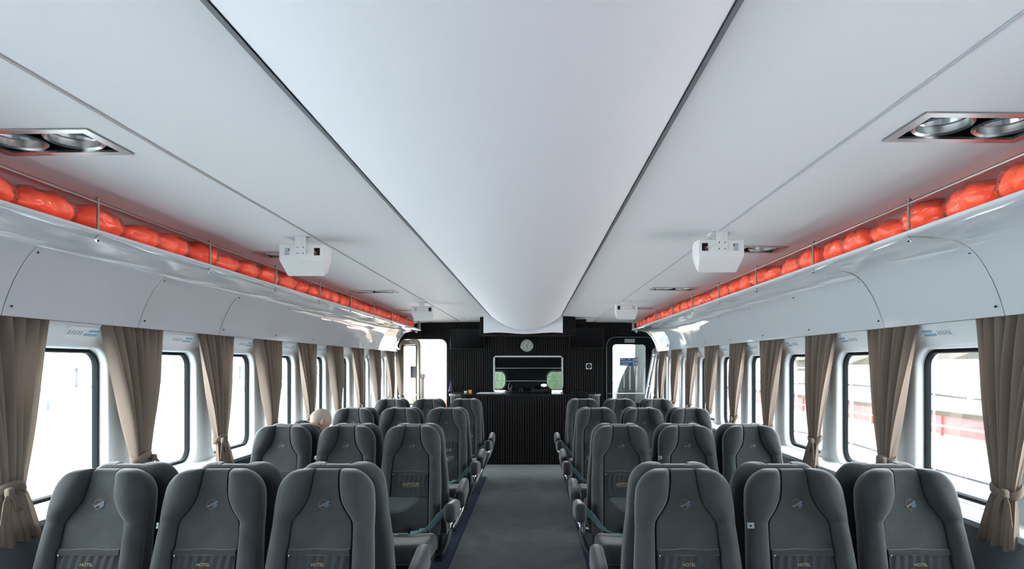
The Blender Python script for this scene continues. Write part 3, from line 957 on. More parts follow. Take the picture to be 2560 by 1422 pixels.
# ================================================================== SPEAKERS
def speaker(x, y, mir, label):
    r_ = empty('ceiling_speaker', (x, y, 2.4895))
    M_ = mir
    def sec(yy, wt, wb, z0, z1, zc):
        wt *= 0.90; wb *= 0.90
        return [(-wt, yy, z1), (wt, yy, z1), (wt, yy, zc), (wb, yy, z0), (-wb, yy, z0), (-wt, yy, zc)]
    mb = MB()
    rows = [sec(0.0, 0.146, 0.14, -0.142, -0.050, -0.135), sec(0.003, 0.150, 0.146, -0.148, -0.046, -0.14), sec(0.09, 0.155, 0.128, -0.225, -0.045, -0.15), sec(0.10, 0.154, 0.124, -0.228, -0.045, -0.15), sec(0.20, 0.140, 0.115, -0.19, -0.05, -0.12)]
    mb.grid(rows, True); mb.cap(rows[0]); mb.cap(rows[-1])
    bo = mb.build('cabinet', 'white_plastic', r_, angle=30)
    mb = MB(); mb.rbox((M_ * 0.005, 0.06, -0.004), (0.11, 0.10, 0.006), 0.002)
    mb.rbox((M_ * 0.0, -0.006, -0.055), (0.068, 0.008, 0.115), 0.003)
    for zz in (-0.065, -0.102):
        for xx in (-0.018, 0.018): mb.lathe([(0, -0.012), (0.0035, -0.012), (0.0035, -0.009)], (xx, 0, zz), 'Y', 8, 1)
    mb.build('bracket', ['white_plastic', 'dark_metal'], r_)
    mb = MB(); mb.box(*sorted((-M_ * 0.065, -M_ * 0.108)), -0.0012, 0.0, -0.115, -0.068)
    for i in range(5): mb.box(*sorted((-M_ * 0.070, -M_ * 0.100)), -0.0018, -0.0012, -0.110 + i * 0.009, -0.106 + i * 0.009, 1)
    mb.box(*sorted((-M_ * 0.068, -M_ * 0.078)), -0.0018, -0.0012, -0.085, -0.070, 1)
    mb.build('rating_label', ['paper', 'print_grey'], r_, smooth=False)
    mb = MB(); mb.rbox((M_ * 0.100, 0.0, -0.090), (0.036, 0.006, 0.046), 0.003); mb.rbox((M_ * 0.094, -0.006, -0.098), (0.016, 0.012, 0.02), 0.003, mi=1)
    mb.build('socket', ['black', 'socket_red'], r_)
    mb = MB(); mb.tube([(M_ * 0.092, -0.012, -0.092), (M_ * 0.06, -0.018, -0.094), (M_ * 0.035, -0.020, -0.08), (M_ * 0.01, -0.016, -0.04), (M_ * -0.012, -0.012, -0.004)], 0.0022, 6)
    mb.build('cable', 'white_plastic', r_)
    tag(r_, label, 'speaker', 'ceiling speakers')
speaker(-1.315, 3.98, 1, 'white boxy ceiling speaker, the near one on the left side')
speaker(-1.30, 8.2, 1, 'white boxy ceiling speaker, the far one on the left side')
speaker(1.255, 3.82, -1, 'white boxy ceiling speaker, the near one on the right side')
speaker(1.29, 7.95, -1, 'white boxy ceiling speaker, the far one on the right side')

# ================================================================== SEATS
TH = radians(15)
BL = 0.845
BO = Vector((0, -0.325, 0.405))
def bp(u, v, n):
    return (u, BO.y + v * sin(TH) - n * cos(TH), BO.z + v * cos(TH) + n * sin(TH))
CT = [(0, .060), (.06, .062), (.10, .066), (.15, .076), (.19, .098), (.243, .137), (.28, .141), (.40, .145), (.55, .148), (.85, .155)]
WT = [(0, .108), (.006, .125), (.016, .147), (.035, .175), (.07, .203), (.11, .214), (.16, .220), (.22, .222), (.26, .222), (.45, .236), (.85, .240)]
BT = [(0, .030), (.04, .046), (.12, .062), (.19, .060), (.228, .050), (.247, .036), (.27, .044), (.4, .048), (.7, .045), (.85, .03)]
TK = 0.108
def smooth_tab(tab, t):
    return (interp(tab, t - 0.01) + interp(tab, t) * 2 + interp(tab, t + 0.01)) / 4 if t > 0.02 else interp(tab, t)
def back_rows(seed):
    ts = [0, .002, .005, .010, .017, .026, .036, .05, .07, .09, .11, .13, .15, .17, .19, .205, .22, .23, .238, .245, .252, .26, .275, .30, .34, .38, .43, .48, .54, .60, .66, .72, .78, .82, .845]
    rows = []
    for t in ts:
        C, W, B = smooth_tab(CT, t), (0.108 + 0.107 * (1 - (1 - t / .12) ** 2) ** 0.62 if t < 0.12 else interp(WT, t)), smooth_tab(BT, t)
        C = min(C, W - 0.04)
        half = []
        for k in range(5): half.append((C * k / 5 * 0.98, -0.004 + 0.006 * (k / 5) ** 2))
        half += [(C - 0.005, 0.001), (C - 0.002, -0.017), (C + 0.002, -0.020), (C + 0.0045, 0.004)]
        u0 = C + 0.004
        for k in range(1, 12):
            q = k / 11
            u = u0 + (W - u0) * (1 - (1 - q) ** 1.25)
            qq = (u - u0) / (W - u0)
            n_ = 0.004 + B * min(1, (1 - (1 - min(1, qq / 0.42)) ** 2) ** 0.5) * (1 - max(0, (qq - 0.45) / 0.55) ** 2.4 * 0.95)
            n_ += 0.0016 * noise.noise((u * 20 + seed, t * 26, seed))
            half.append((u, n_))
        half += [(W + 0.004, -0.02), (W + 0.003, -0.045), (W, -0.075), (W - 0.008, -0.098), (W - 0.025, -TK + 0.006), (W - 0.05, -TK), (W * 0.4, -TK - 0.004), (0.001, -TK - 0.005)]
        sc = sqrt(max(0.0, 1 - ((0.040 - t) / 0.040) ** 2)) if t < 0.040 else 1.0
        nc = -0.055
        full = [(u, nc + (n - nc) * sc) for u, n in half]
        loop = [bp(u, BL - t, n) for u, n in full] + [bp(-u, BL - t, n) for u, n in full[::-1]]
        rows.append(loop)
    return rows
EM_T = 0.168
def emblem(mbx, withtext=True):
    """compass ring with needle shapes and an arc of letters; mats: 0 ring 1 gold 2 blue 3 grey 4 peach"""
    O = Vector(bp(0, BL - EM_T, -0.0014))
    ex = Vector((1, 0, 0)); ey = Vector((0, sin(TH), cos(TH))); ez = Vector((0, -cos(TH), sin(TH)))
    M = frame3(O, ex, ey, ez)
    n = 28; r0, r1 = 0.0195, 0.0235
    mbx.grid([[M @ Vector((r * cos(2 * pi * k / n), r * sin(2 * pi * k / n), 0)) for k in range(n)] for r in (r0, r1)], True, 0)
    for a in range(4):
        c_, s1 = cos(a * pi / 2), sin(a * pi / 2)
        mbx.add([M @ Vector((r * c_ - w * s1, r * s1 + w * c_, 0.0002)) for r, w in ((0.024, 0.0011), (0.024, -0.0011), (0.036, -0.0002), (0.036, 0.0002))], [(0, 1, 2, 3)], 1)
    a = radians(28)
    def capsule(cx, cy, ln, w0, w1, z, mi):
        pts = []
        for k in range(7): b = -pi / 2 + pi * k / 6; pts.append((ln / 2 + w1 * cos(b), w1 * sin(b)))
        for k in range(7): b = pi / 2 + pi * k / 6; pts.append((-ln / 2 + w0 * cos(b), w0 * sin(b)))
        mbx.add([M @ Vector((cx + x * cos(a) - y * sin(a), cy + x * sin(a) + y * cos(a), z)) for x, y in pts], [tuple(range(14))], mi)
    capsule(0.002, 0.001, 0.042, 0.004, 0.0048, 0.0006, 4)
    capsule(0.000, 0.0035, 0.026, 0.002, 0.003, 0.0009, 0)
    capsule(0.013, -0.006, 0.010, 0.005, 0.0075, 0.0008, 2)
    txt = 'SAILLE KAPTEN'
    for i, ch in enumerate(txt):
        if ch == ' ': continue
        b = radians(168 - 156 * i / (len(txt) - 1))
        R = 0.045
        p = M @ Vector((R * cos(b), R * sin(b) + 0.004, 0.0006))
        up = (ex * cos(b) + ey * sin(b)); rt = (ex * sin(b) - ey * cos(b))
        text_mb(mbx, ch, 0.0085, frame3(p, rt, up, ez), 3)
    return M

def make_seat(kind):
    """kind: aisle_l, aisle_r, plain, back_l, back_r, back_plain"""
    r_ = empty('passenger_chair')
    front = not kind.startswith('back')
    rows = back_rows(3.0)
    mb = MB(); mb.grid(rows, True); mb.cap(rows[-1])
    bk = mb.build('backrest', 'velour', r_, angle=75)
    # outer seam
    mb = MB()
    for sg in (-1, 1):
        pts = []
        for t in (0.03, .05, .08, .12, .17, .22, .25, .30, .38, .46, .54, .64, .74, .83):
            W, B = interp(WT, t), interp(BT, t)
            pts.append(bp(sg * (W + 0.0015), BL - t, -0.010))
        mb.tube(pts, 0.0022, 6)
    mb.build('piping', 'piping', bk)
    # pocket with flap
    def surf(u, t, e):
        C = smooth_tab(CT, t)
        return bp(u, BL - t, -0.004 + 0.006 * (abs(u) / C) ** 2 + e)
    mb = MB(); rr_ = []
    for j in range(12):
        t = 0.392 + 0.168 * j / 11
        C = smooth_tab(CT, t) - 0.008
        rr_.append([surf(C * (-1 + 2 * i / 40), t, 0.006 + 0.0035 * sin(C * (-1 + 2 * i / 40) * 170 + 2 * sin(j * 0.3)) * (1 - j / 12) + 0.004 * (1 - abs(-1 + 2 * i / 40) ** 6)) for i in range(41)])
    mb.grid(rr_)
    edge = [rr_[0], [(p[0], p[1] + 0.012, p[2]) for p in rr_[0]]]; mb.grid(edge)
    mb.build('pocket', 'velour_panel', r_, angle=60, recalc=False)
    mb = MB(); rr_ = []
    for e1, t in ((0.001, 0.364), (0.010, 0.366), (0.013, 0.378), (0.012, 0.391), (0.001, 0.3925)):
        C = smooth_tab(CT, t) - 0.006
        rr_.append([surf(C * (-1 + 2 * i / 20), t + 0.002 * sin(i * 0.5), e1) for i in range(21)])
    mb.grid(rr_); mb.build('pocket_flap', 'velour_panel', r_, angle=50, recalc=False)
    if front:
        mb = MB(); mb.rbox(surf(-0.130, 0.395, 0.016), (0.008, 0.005, 0.012), 0.002); mb.build('zip_pull', 'chrome', r_)
        mb = MB(); M = emblem(mb)
        mb.build('emblem', ['emblem_ring', 'emblem_gold', 'emblem_blue', 'letter_grey', 'emblem_peach'], r_, smooth=False, recalc=False)
        mb = MB(); ex = Vector((1, 0, 0)); ey = Vector((0, sin(TH), cos(TH))); ez = Vector((0, -cos(TH), sin(TH)))
        if kind.startswith('hotel'):
            text_mb(mb, 'HOTEL', 0.019, frame3(surf(0, 0.432, 0.0155), ex, ey, ez))
            text_mb(mb, 'Pesmel', 0.034, frame3(surf(0, 0.462, 0.0155), ex, ey, ez))
        else:
            MF = frame3(surf(0.008, 0.470, 0.0155), ex, ey, ez)
            text_mb(mb, 'FASTOUR', 0.028, MF, 0, 'CENTER', 1.05)
            for x0, x1, y0, y1 in ((-0.045, 0.068, 0.0125, 0.0145), (-0.058, 0.068, -0.0150, -0.0130), (0.066, 0.068, -0.013, 0.0145)):
                mb.add([MF @ Vector(p) for p in ((x0, y0, 0), (x1, y0, 0), (x1, y1, 0), (x0, y1, 0))], [(0, 1, 2, 3)])
        mb.build('lettering', 'lettering_gold', r_, smooth=False, recalc=False)
    # cushion
    def warp(x, y, z):
        z2 = z + 0.018 * max(0, -y / 0.24) - 0.012 * max(0, y / 0.24) - 0.010 * (1 - (x / 0.235) ** 2) * (1 if z > 0 else 0)
        return (x * (1 + 0.02 * (z < 0)), y, z2)
    mb = MB(); mb.rbox((0, -0.575, 0.375), (0.465, 0.47, 0.15), 0.05, 4, fn=warp, div=5)
    mb.build('cushion', 'velour', r_, angle=80)
    mb = MB(); mb.tube([bp(0.236, 0.05, -0.05)] * 1 + [(0.236, -0.35, 0.44)], 0.001) if False else None
    # base frame and legs
    mb = MB(); mb.rbox((0, -0.50, 0.275), (0.44, 0.42, 0.045), 0.012); mb.box(-0.02, 0.02, -0.36, -0.28, 0.26, 0.46); mb.build('seat_frame', 'dark_metal', r_)
    for sg in (-1, 1):
        mb = MB(); mb.rbox((sg * 0.15, -0.50, 0.135), (0.030, 0.26, 0.262), 0.01); mb.rbox((sg * 0.15, -0.50, 0.012), (0.045, 0.36, 0.016), 0.004)
        mb.build('leg', 'dark_metal', r_)
    # armrest on the aisle side
    sd = 1 if kind.endswith('_l') else (-1 if kind.endswith('_r') else 0)
    if kind in ('back_l', 'back_r'): sd = -sd
    if sd:
        def w2(x, y, z):
            f = (y + 0.22) / 0.44
            return (x, y, z - 0.055 * f - (0.006 if z < 0 else 0.0))
        mb = MB(); mb.rbox((sd * 0.343, -0.335, 0.622), (0.080, 0.42, 0.138), 0.034, 4, fn=w2, div=3)
        ar = mb.build('armrest', 'velour', r_, angle=80)
        mb = MB()
        pts = [(sd * 0.345, -0.47, 0.59), (sd * 0.350, -0.50, 0.55), (sd * 0.348, -0.51, 0.50), (sd * 0.335, -0.50, 0.44), (sd * 0.310, -0.46, 0.37), (sd * 0.282, -0.40, 0.31), (sd * 0.25, -0.36, 0.28), (sd * 0.20, -0.34, 0.275)]
        mb.tube(pts, [0.020, 0.021, 0.021, 0.021, 0.020, 0.019, 0.018, 0.018], 12); mb.build('arm_bracket', 'chrome', ar)
        mb = MB(); mb.rbox((sd * 0.30, -0.25, 0.50), (0.018, 0.14, 0.20), 0.008); mb.build('arm_plate', 'steel', ar)
    if front:
        mb = MB()
        A = [(0.315, -0.40, 0.62), (0.245, -0.41, 0.560), (0.20, -0.43, 0.505), (0.15, -0.46, 0.470), (0.09, -0.48, 0.4555), (0.035, -0.49, 0.453)]
        W_ = [(0.012, 0.005, -0.022), (0.010, 0.006, -0.022), (0.006, 0.012, -0.018), (0.004, 0.020, -0.010), (0.003, 0.023, -0.003), (0.0, 0.023, 0)]
        for q in (1, -1):
            A_ = A if q == sd else [(0.238, -0.40, 0.59)] + [(min(x, 0.236), y, z) for x, y, z in A[1:]]
            mb.ribbon([(q * x, y, z) for x, y, z in A_], [(q * a, b, c) for a, b, c in W_], 0.0012)
        mb.ribbon([(0.05, -0.47, 0.456), (0.10, -0.465, 0.462), (0.13, -0.455, 0.468), (0.11, -0.44, 0.470), (0.16, -0.43, 0.470)], (0.0, 0.008, 0.012), 0.001)
        be = mb.build('seat_belt', 'belt', r_, angle=60)
        MB().rbox((0, -0.49, 0.460), (0.075, 0.045, 0.016), 0.005).build('buckle', 'chrome', be)
    return r_

XS = [0.825, 1.340, 1.855]
ROWS = [3.08, 5.18, 7.17, 9.02]
protos = {}; tagged = []
def seat(kind, loc, rz, label, group):
    if kind not in protos:
        protos[kind] = o = make_seat(kind)
    else:
        o = copy_tree(protos[kind])
    o.location = loc; o.rotation_euler = (0, 0, rz)
    tag(o, label, 'seat', group)
    return o
rown = ['nearest', 'second', 'third', 'farthest']
posn = ['aisle', 'middle', 'window']
rn = random.Random(9)
for ri, y in enumerate(ROWS):
    for s, nm in ((-1, 'left'), (1, 'right')):
        for ci, x in enumerate(XS):
            sfx = ('_l' if s < 0 else '_r') if ci == 0 else ''
            k = ('hotel' if ri == 0 else 'fast') + (sfx or '_plain')
            jit = rn.uniform(-0.012, 0.012)
            o = seat(k, (s * x + rn.uniform(-.004, .004), y - 0.004, 0), rn.uniform(-0.012, 0.012),
                 'grey velour seat facing the camera, %s seat of the %s row on the %s' % (posn[ci], rown[ri], nm), 'seats facing the camera')
            if ci == 1 and ri < 2: tagged.append(o)
            k = 'back' + (sfx if sfx else '_plain')
            seat(k, (s * x + 0.0, y + 0.004, 0), pi + rn.uniform(-0.012, 0.012),
                 'grey velour seat facing the bar, %s seat of the %s row on the %s' % (posn[ci], rown[ri], nm), 'seats facing the bar')

for o in tagged:      # small pale care tag on the outer seam
    mb = MB()
    a_, b_, c_, d_ = bp(-0.236, BL - 0.275, 0.004), bp(-0.213, BL - 0.275, 0.029), bp(-0.213, BL - 0.249, 0.029), bp(-0.236, BL - 0.249, 0.004)
    mb.add([a_, b_, c_, d_] + [(p[0] + 0.001, p[1] + 0.0015, p[2]) for p in (a_, b_, c_, d_)], [(0, 1, 2, 3), (7, 6, 5, 4), (0, 4, 5, 1), (1, 5, 6, 2), (2, 6, 7, 3), (3, 7, 4, 0)])
    q_ = [Vector(a_).lerp(Vector(b_), u).lerp(Vector(d_).lerp(Vector(c_), u), v) + Vector((-0.0005, -0.0008, 0)) for u, v in ((.35, .3), (.65, .3), (.65, .6), (.35, .6))]
    mb.add(q_, [(0, 1, 2, 3)], 1)
    mb.build('fabric_tag', ['tag_pale', 'gasket'], o, smooth=False, recalc=False)

# ================================================================== TABLES
def table(s, yc, label):
    x0, x1 = 0.655, 2.295; d = 0.225
    r_ = empty('fixed_table', (0, yc, 0))
    pts = [(x1, -d), (x0 + 0.15, -d)]
    for k in range(6): a = pi / 2 * k / 5; pts.append((x0 + 0.13 - 0.10 * sin(a) , -d + 0.02 + 0.12 * (1 - cos(a))))
    for k in range(6): a = pi / 2 * k / 5; pts.append((x0 + 0.0 + 0.06 * (1 - cos(a)), d - 0.06 + 0.06 * sin(a)))
    pts.append((x1, d))
    mb = MB(); top = [(s * x, y, 0.78) for x, y in pts]; bot = [(s * x, y, 0.764) for x, y in pts]
    mb.grid([bot, top], True); mb.cap(top); mb.cap(bot[::-1])
    mb.build('table_top', 'table_top', r_, smooth=False)
    for xx in (1.1, 1.95):
        mb = MB(); mb.tube([(s * xx, 0, 0.0), (s * xx, 0, 0.755)], 0.028, 12); mb.rbox((s * xx, 0, 0.012), (0.28, 0.20, 0.022), 0.008)
        mb.build('leg', 'dark_metal', r_)
    tag(r_, label, 'table', 'fixed tables between facing seats')
TY = [(ROWS[0] + ROWS[1]) / 2 + 0.08, (ROWS[1] + ROWS[2]) / 2 + 0.03, (ROWS[2] + ROWS[3]) / 2 + 0.02]
for s, nm in ((-1, 'left'), (1, 'right')):
    for i, y in enumerate(TY):
        table(s, y, 'dark grey table with rounded corner between the %s and %s rows on the %s' % (rown[i], rown[i + 1], nm))
small('paper_sheet', 'white folded paper lying on the second table on the left', 'paper', MB().ribbon([(-0.90, TY[1] - 0.05, 0.815), (-0.865, TY[1] - 0.03, 0.79), (-0.82, TY[1] - 0.03, 0.785), (-0.70, TY[1] - 0.06, 0.784)], (0, 0.06, 0), 0.001), 'paper')
mb = MB(); mb.rbox((-0.76, TY[2] - 0.02, 0.80), (0.22, 0.16, 0.035), 0.01); small('magazine_pile', 'pile of pale leaflets on the third table on the left', 'leaflets', mb, 'dock_timber')
mb = MB(); mb.lathe([(0, 0), (0.02, 0.005), (0.03, 0.025), (0.022, 0.045), (0, 0.052)], (-0.80, TY[2] - 0.03, 0.818), n=14); small('green_apple', 'bright green fruit on the leaflets of the third left table', 'fruit', mb, 'green')
# leaflet stuck between right near seats
mb = MB(); mb.box(1.073, 1.083, 3.14, 3.16, 0.98, 1.09); small('leaflet', 'white leaflet tucked between the aisle and middle seats, nearest right row', 'leaflet', mb, 'paper')

# ================================================================== CURTAINS
def curtain_mesh(seed, s):
    rn = random.Random(seed)
    r_ = empty('curtain')
    ztop, ztie, zbot = 1.955, 1.115, 0.865
    N = 110
    ph = rn.random() * 6; kf = rn.uniform(22, 27)
    wt = rn.uniform(0.27, 0.30)
    def mk(z0, z1, rows_n, tail):
        rows = []
        for j in range(rows_n + 1):
            z = z0 + (z1 - z0) * j / rows_n
            if not tail:
                f = (z - ztie) / (ztop - ztie)
                w = 0.072 + (wt - 0.072) * max(0, f) ** 1.15
                xw = 0.040 * f
                A = 0.021 + 0.016 * sin(pi * f)
            else:
                f = (ztie - z) / (ztie - zbot)
                w = 0.072 + 0.055 * f ** 0.7
                xw = -0.038 * f ** 0.6; A = 0.012 + 0.012 * f
            row = []
            for i in range(N + 1):
                q = -1 + 2 * i / N
                qd = q + 0.035 * sin(5 * q + ph)
                wave = sin(kf * qd * 0.5 * 1.9 + ph) + 0.35 * sin(kf * qd * 1.35 + ph * 2 + z * 1.5)
                wave = math.copysign(abs(wave) ** 0.8, wave)
                zz = z + (0.012 * sin(q * 9 + ph) if (tail and j == rows_n) else 0)
                xx = xw + A * wave * (0.85 + 0.3 * noise.noise((q * 3, z * 2, seed)))
                yy = w * q * (1 + 0.02 * noise.noise((q * 4, z * 3, seed + 4))) + 0.012 * cos(kf * qd * 0.95 + ph) * (0.7 if not tail else 0.5)
                row.append((-s * (-xx), yy, zz))
            rows.append(row)
        return rows
    mb = MB(); mb.grid(mk(ztop, ztie, 26, False)[0:]); mb.grid(mk(ztie, zbot, 9, True))
    mb.build('drape', 'curtain', r_, angle=180)
    # tie-back
    mb = MB(); rows = []
    for dz, e in ((-0.022, 0.0), (-0.018, 0.006), (0.0, 0.009), (0.018, 0.006), (0.022, 0.0)):
        rows.append([(0.034 * cos(a) + e * cos(a), (0.086 + e) * sin(a), ztie + dz + 0.012 * sin(a * 2 + ph) + 0.01 * cos(a)) for a in [2 * pi * k / 28 for k in range(28)]])
    mb.grid(rows, True)
    tb = mb.build('tie_back', 'curtain', r_, angle=60)
    mb = MB(); ky = rn.choice((-0.05, 0.06))
    mb.rbox((-s * 0.045, ky, ztie - 0.005), (0.03, 0.04, 0.045), 0.013)
    for q, l in ((-1, 0.14), (1, 0.10)):
        mb.ribbon([(-s * 0.045, ky, ztie), (-s * 0.055, ky + q * 0.03, ztie - 0.04), (-s * 0.055, ky + q * 0.045, ztie - l), ], [(0, 0.013, 0.006), (0, 0.016, 0.004), (0, 0.018, 0)], 0.0015)
    mb.build('knot', 'curtain', tb, angle=60)
    return r_
cps = {}
for s, nm in ((-1, 'left'), (1, 'right')):
    for i in range(11):
        y = 2.0 + 1.008 * i - (0.02 if s < 0 else 0.05)
        q = (s, (i * 2 + (s > 0)) % 4)
        if q not in cps: cps[q] = curtain_mesh(q[1] * 3 + 1, s); o = cps[q]
        else: o = copy_tree(cps[q])
        o.location = (s * 2.318, y, 0)
        if i == 10: o.scale = (1, 0.5, 1); o.location.y = 11.78 if s < 0 else 11.85
        lb = ('taupe tied-back curtain, %s one from the camera end, %s wall' % (ORD[i - 1] if i else 'half', nm)) if i else 'taupe tied-back curtain beside the camera on the %s wall' % nm
        tag(o, lb, 'curtain', 'curtains along the %s wall' % nm)
# curtain rails
for s, nm in ((-1, 'left'), (1, 'right')):
    mb = MB(); mb.box(*sorted((s * 2.345, s * 2.352)), 0.5, YE - 0.05, 1.925, 1.955)
    tag(mb.build('curtain_rail', 'seam_grey', smooth=False), 'thin grey curtain rail under the shelf on the %s wall' % nm, 'rail')
# stickers above windows
for s, nm in ((-1, 'left'), (1, 'right')):
    for i, k in enumerate(range(2, 8)):
        a, b = wspan(k); yc = (a + b) / 2 + (0.12 if s < 0 else 0.12)
        mb = MB()
        P0 = Vector((s * 2.427, yc - 0.13, 1.845)); nrm = Vector((-s * 0.58, 0, -0.81)).normalized()
        def q_(u, v, e=0.0015):   # along wall, up the slope
            t = Vector((-s * 0.040, 0, 0.052)).normalized()
            return Vector((s * 2.4235, yc + u, 1.852)) + t * v + nrm * e
        mb.add([q_(-.13, .0), q_(.13, .0), q_(.13, .07), q_(-.13, .07)], [(0, 1, 2, 3)], 0)
        for j in range(5):
            mb.add([q_(-.12 + j * .024, .012, .0022), q_(-.102 + j * .024, .02 + .006 * (j % 2), .0022), q_(-.108 + j * .024, .05, .0022), q_(-.12 + j * .024, .04, .0022)], [(0, 1, 2, 3)], 2)
        mb.add([q_(.01, .012, .002), q_(.12, .012, .002), q_(.12, .03, .002), q_(.01, .03, .002)], [(0, 1, 2, 3)], 1)
        mb.add([q_(.03, .038, .002), q_(.12, .038, .002), q_(.12, .055, .002), q_(.03, .055, .002)], [(0, 1, 2, 3)], 1)
        o = mb.build('instruction_sticker', ['wall_white', 'sticker_blue', 'sticker_grey'], smooth=False, recalc=False)
        tag(o, 'white and blue instruction sticker above the %s window from the camera end, %s wall' % (ORD[i], nm), 'sticker', 'stickers above the windows')

# ================================================================== PERSON
def skin_mesh(chains):
    """closed tapered limbs (elliptic where a radius is a pair) with rounded joints, to be fused into one surface"""
    m_ = MB()
    for pts, rs in chains:
        P_ = [Vector(p) for p in pts]; R_ = [r if isinstance(r, tuple) else (r, r) for r in rs]
        for i in range(len(P_) - 1):
            d = P_[i + 1] - P_[i]; L0 = d.length; d.normalize()
            u = Vector((1, 0, 0)); u = (u - d * u.dot(d))
            u = u.normalized() if u.length > 0.2 else Vector((0, 0, 1))
            w = d.cross(u)
            rows = []
            K = 6; NS = 8
            for k in range(1, K):          # rounded start
                t = pi / 2 * k / K
                rows.append((P_[i] - d * min(R_[i]) * cos(t), R_[i][0] * sin(t), R_[i][1] * sin(t)))
            for k in range(NS + 1):
                t = k / NS; e = t * t * (3 - 2 * t)
                rows.append((P_[i].lerp(P_[i + 1], t), R_[i][0] + (R_[i + 1][0] - R_[i][0]) * e, R_[i][1] + (R_[i + 1][1] - R_[i][1]) * e))
            for k in range(K - 1, 0, -1):
                t = pi / 2 * k / K
                rows.append((P_[i + 1] + d * min(R_[i + 1]) * cos(t), R_[i + 1][0] * sin(t), R_[i + 1][1] * sin(t)))
            ring_ = [[c + u * a * cos(q) + w * b * sin(q) for q in [2 * pi * j / 16 for j in range(16)]] for c, a, b in rows]
            m_.grid(ring_, True); m_.cap(ring_[0][::-1]); m_.cap(ring_[-1])
    return m_.v, m_.f
def remeshed(mb, name, mats, parent, vox=0.007, fn=None):
    o = mb.build(name, mats, None, recalc=True)
    md = o.modifiers.new('r', 'REMESH'); md.mode = 'VOXEL'; md.voxel_size = vox; md.use_smooth_shade = True
    sm = o.modifiers.new('s', 'SMOOTH'); sm.factor = 0.5; sm.iterations = 4
    dg = bpy.context.evaluated_depsgraph_get(); dg.update()
    m2 = bpy.data.meshes.new_from_object(o.evaluated_get(dg))
    bpy.data.objects.remove(o)
    bm_ = bmesh.new(); bm_.from_mesh(m2); bm_.verts.ensure_lookup_table()
    seen = set(); isl = []
    for v0 in bm_.verts:
        if v0.index in seen: continue
        st = [v0]; seen.add(v0.index); cur = []
        while st:
            a = st.pop(); cur.append(a)
            for e in a.link_edges:
                b2 = e.other_vert(a)
                if b2.index not in seen: seen.add(b2.index); st.append(b2)
        isl.append(cur)
    isl.sort(key=len)
    print(name, 'islands', [len(i) for i in isl][-6:])
    bmesh.ops.delete(bm_, geom=[v for i in isl[:-1] for v in i], context='VERTS')
    bm_.to_mesh(m2); bm_.free()
    m2.materials.clear()
    for m_ in (mats if isinstance(mats, (list, tuple)) else [mats]): m2.materials.append(MATS[m_])
    for p in m2.polygons:
        p.use_smooth = True
        p.material_index = fn(p.center) if fn else 0
    no = bpy.data.objects.new(name, m2); COL.objects.link(no); no.parent = parent
    return no
PX, PYY = -1.90, 5.50
root = empty('person', (PX, PYY, 0))
# local coordinates, facing +y; head turned down and to the right
pel = (0, 0.02, 0.53)
chest = (0.0, 0.07, 0.90); ub = (0.0, 0.12, 1.055); nb = (0.035, 0.19, 1.105); nk = (0.07, 0.225, 1.14)
ch = [([pel, (0, 0.0, 0.66), (0, 0.03, 0.76), chest, ub, nb, nk], [(0.15, 0.11), (0.14, 0.10), (0.145, 0.105), (0.16, 0.11), (0.13, 0.09), (0.065, 0.062), 0.056])]
for q in (-1, 1):
    sh = (q * 0.17 + 0.0, 0.13, 1.035); el = (q * 0.25, 0.28, 0.80); wr = (q * 0.13, 0.50, 0.815)
    ch.append(([ub, sh, (q * 0.22, 0.20, 0.89), el, (q * 0.20, 0.40, 0.805), wr, (q * 0.12, 0.545, 0.815)], [(0.13, 0.09), 0.062, 0.052, 0.042, 0.038, 0.027, (0.040, 0.020)]))
    hp = (q * 0.10, 0.10, 0.51); kn = (q * 0.12, 0.50, 0.50); an = (q * 0.12, 0.50, 0.10)
    ch.append(([pel, hp, (q * 0.11, 0.30, 0.51), kn, (q * 0.12, 0.51, 0.32), an, (q * 0.12, 0.53, 0.045), (q * 0.12, 0.66, 0.035)], [(0.15, 0.11), 0.09, 0.078, 0.062, 0.055, 0.042, 0.042, 0.035]))
V_, F_ = skin_mesh(ch)
hb = MB(); hb.add(V_, F_)
for q in (-1, 1):
    for i, (dx, ln) in enumerate(((-0.027, 0.062), (-0.009, 0.072), (0.009, 0.068), (0.027, 0.055))):
        b = Vector((q * 0.12 + dx, 0.545, 0.816))
        v, f = skin_mesh([([tuple(b), tuple(b + Vector((dx * 0.1, ln * 0.45, 0.006))), tuple(b + Vector((dx * 0.12, ln * 0.8, -0.010))), tuple(b + Vector((dx * 0.12, ln, -0.024)))], [0.014, 0.012, 0.011, 0.010])])
        hb.add(v, f)
    b = Vector((q * 0.12 - q * 0.03, 0.525, 0.812))
    v, f = skin_mesh([([tuple(b), tuple(b + Vector((-q * 0.022, 0.02, -0.004))), tuple(b + Vector((-q * 0.030, 0.045, -0.006)))], [0.016, 0.014, 0.011])])
    hb.add(v, f)
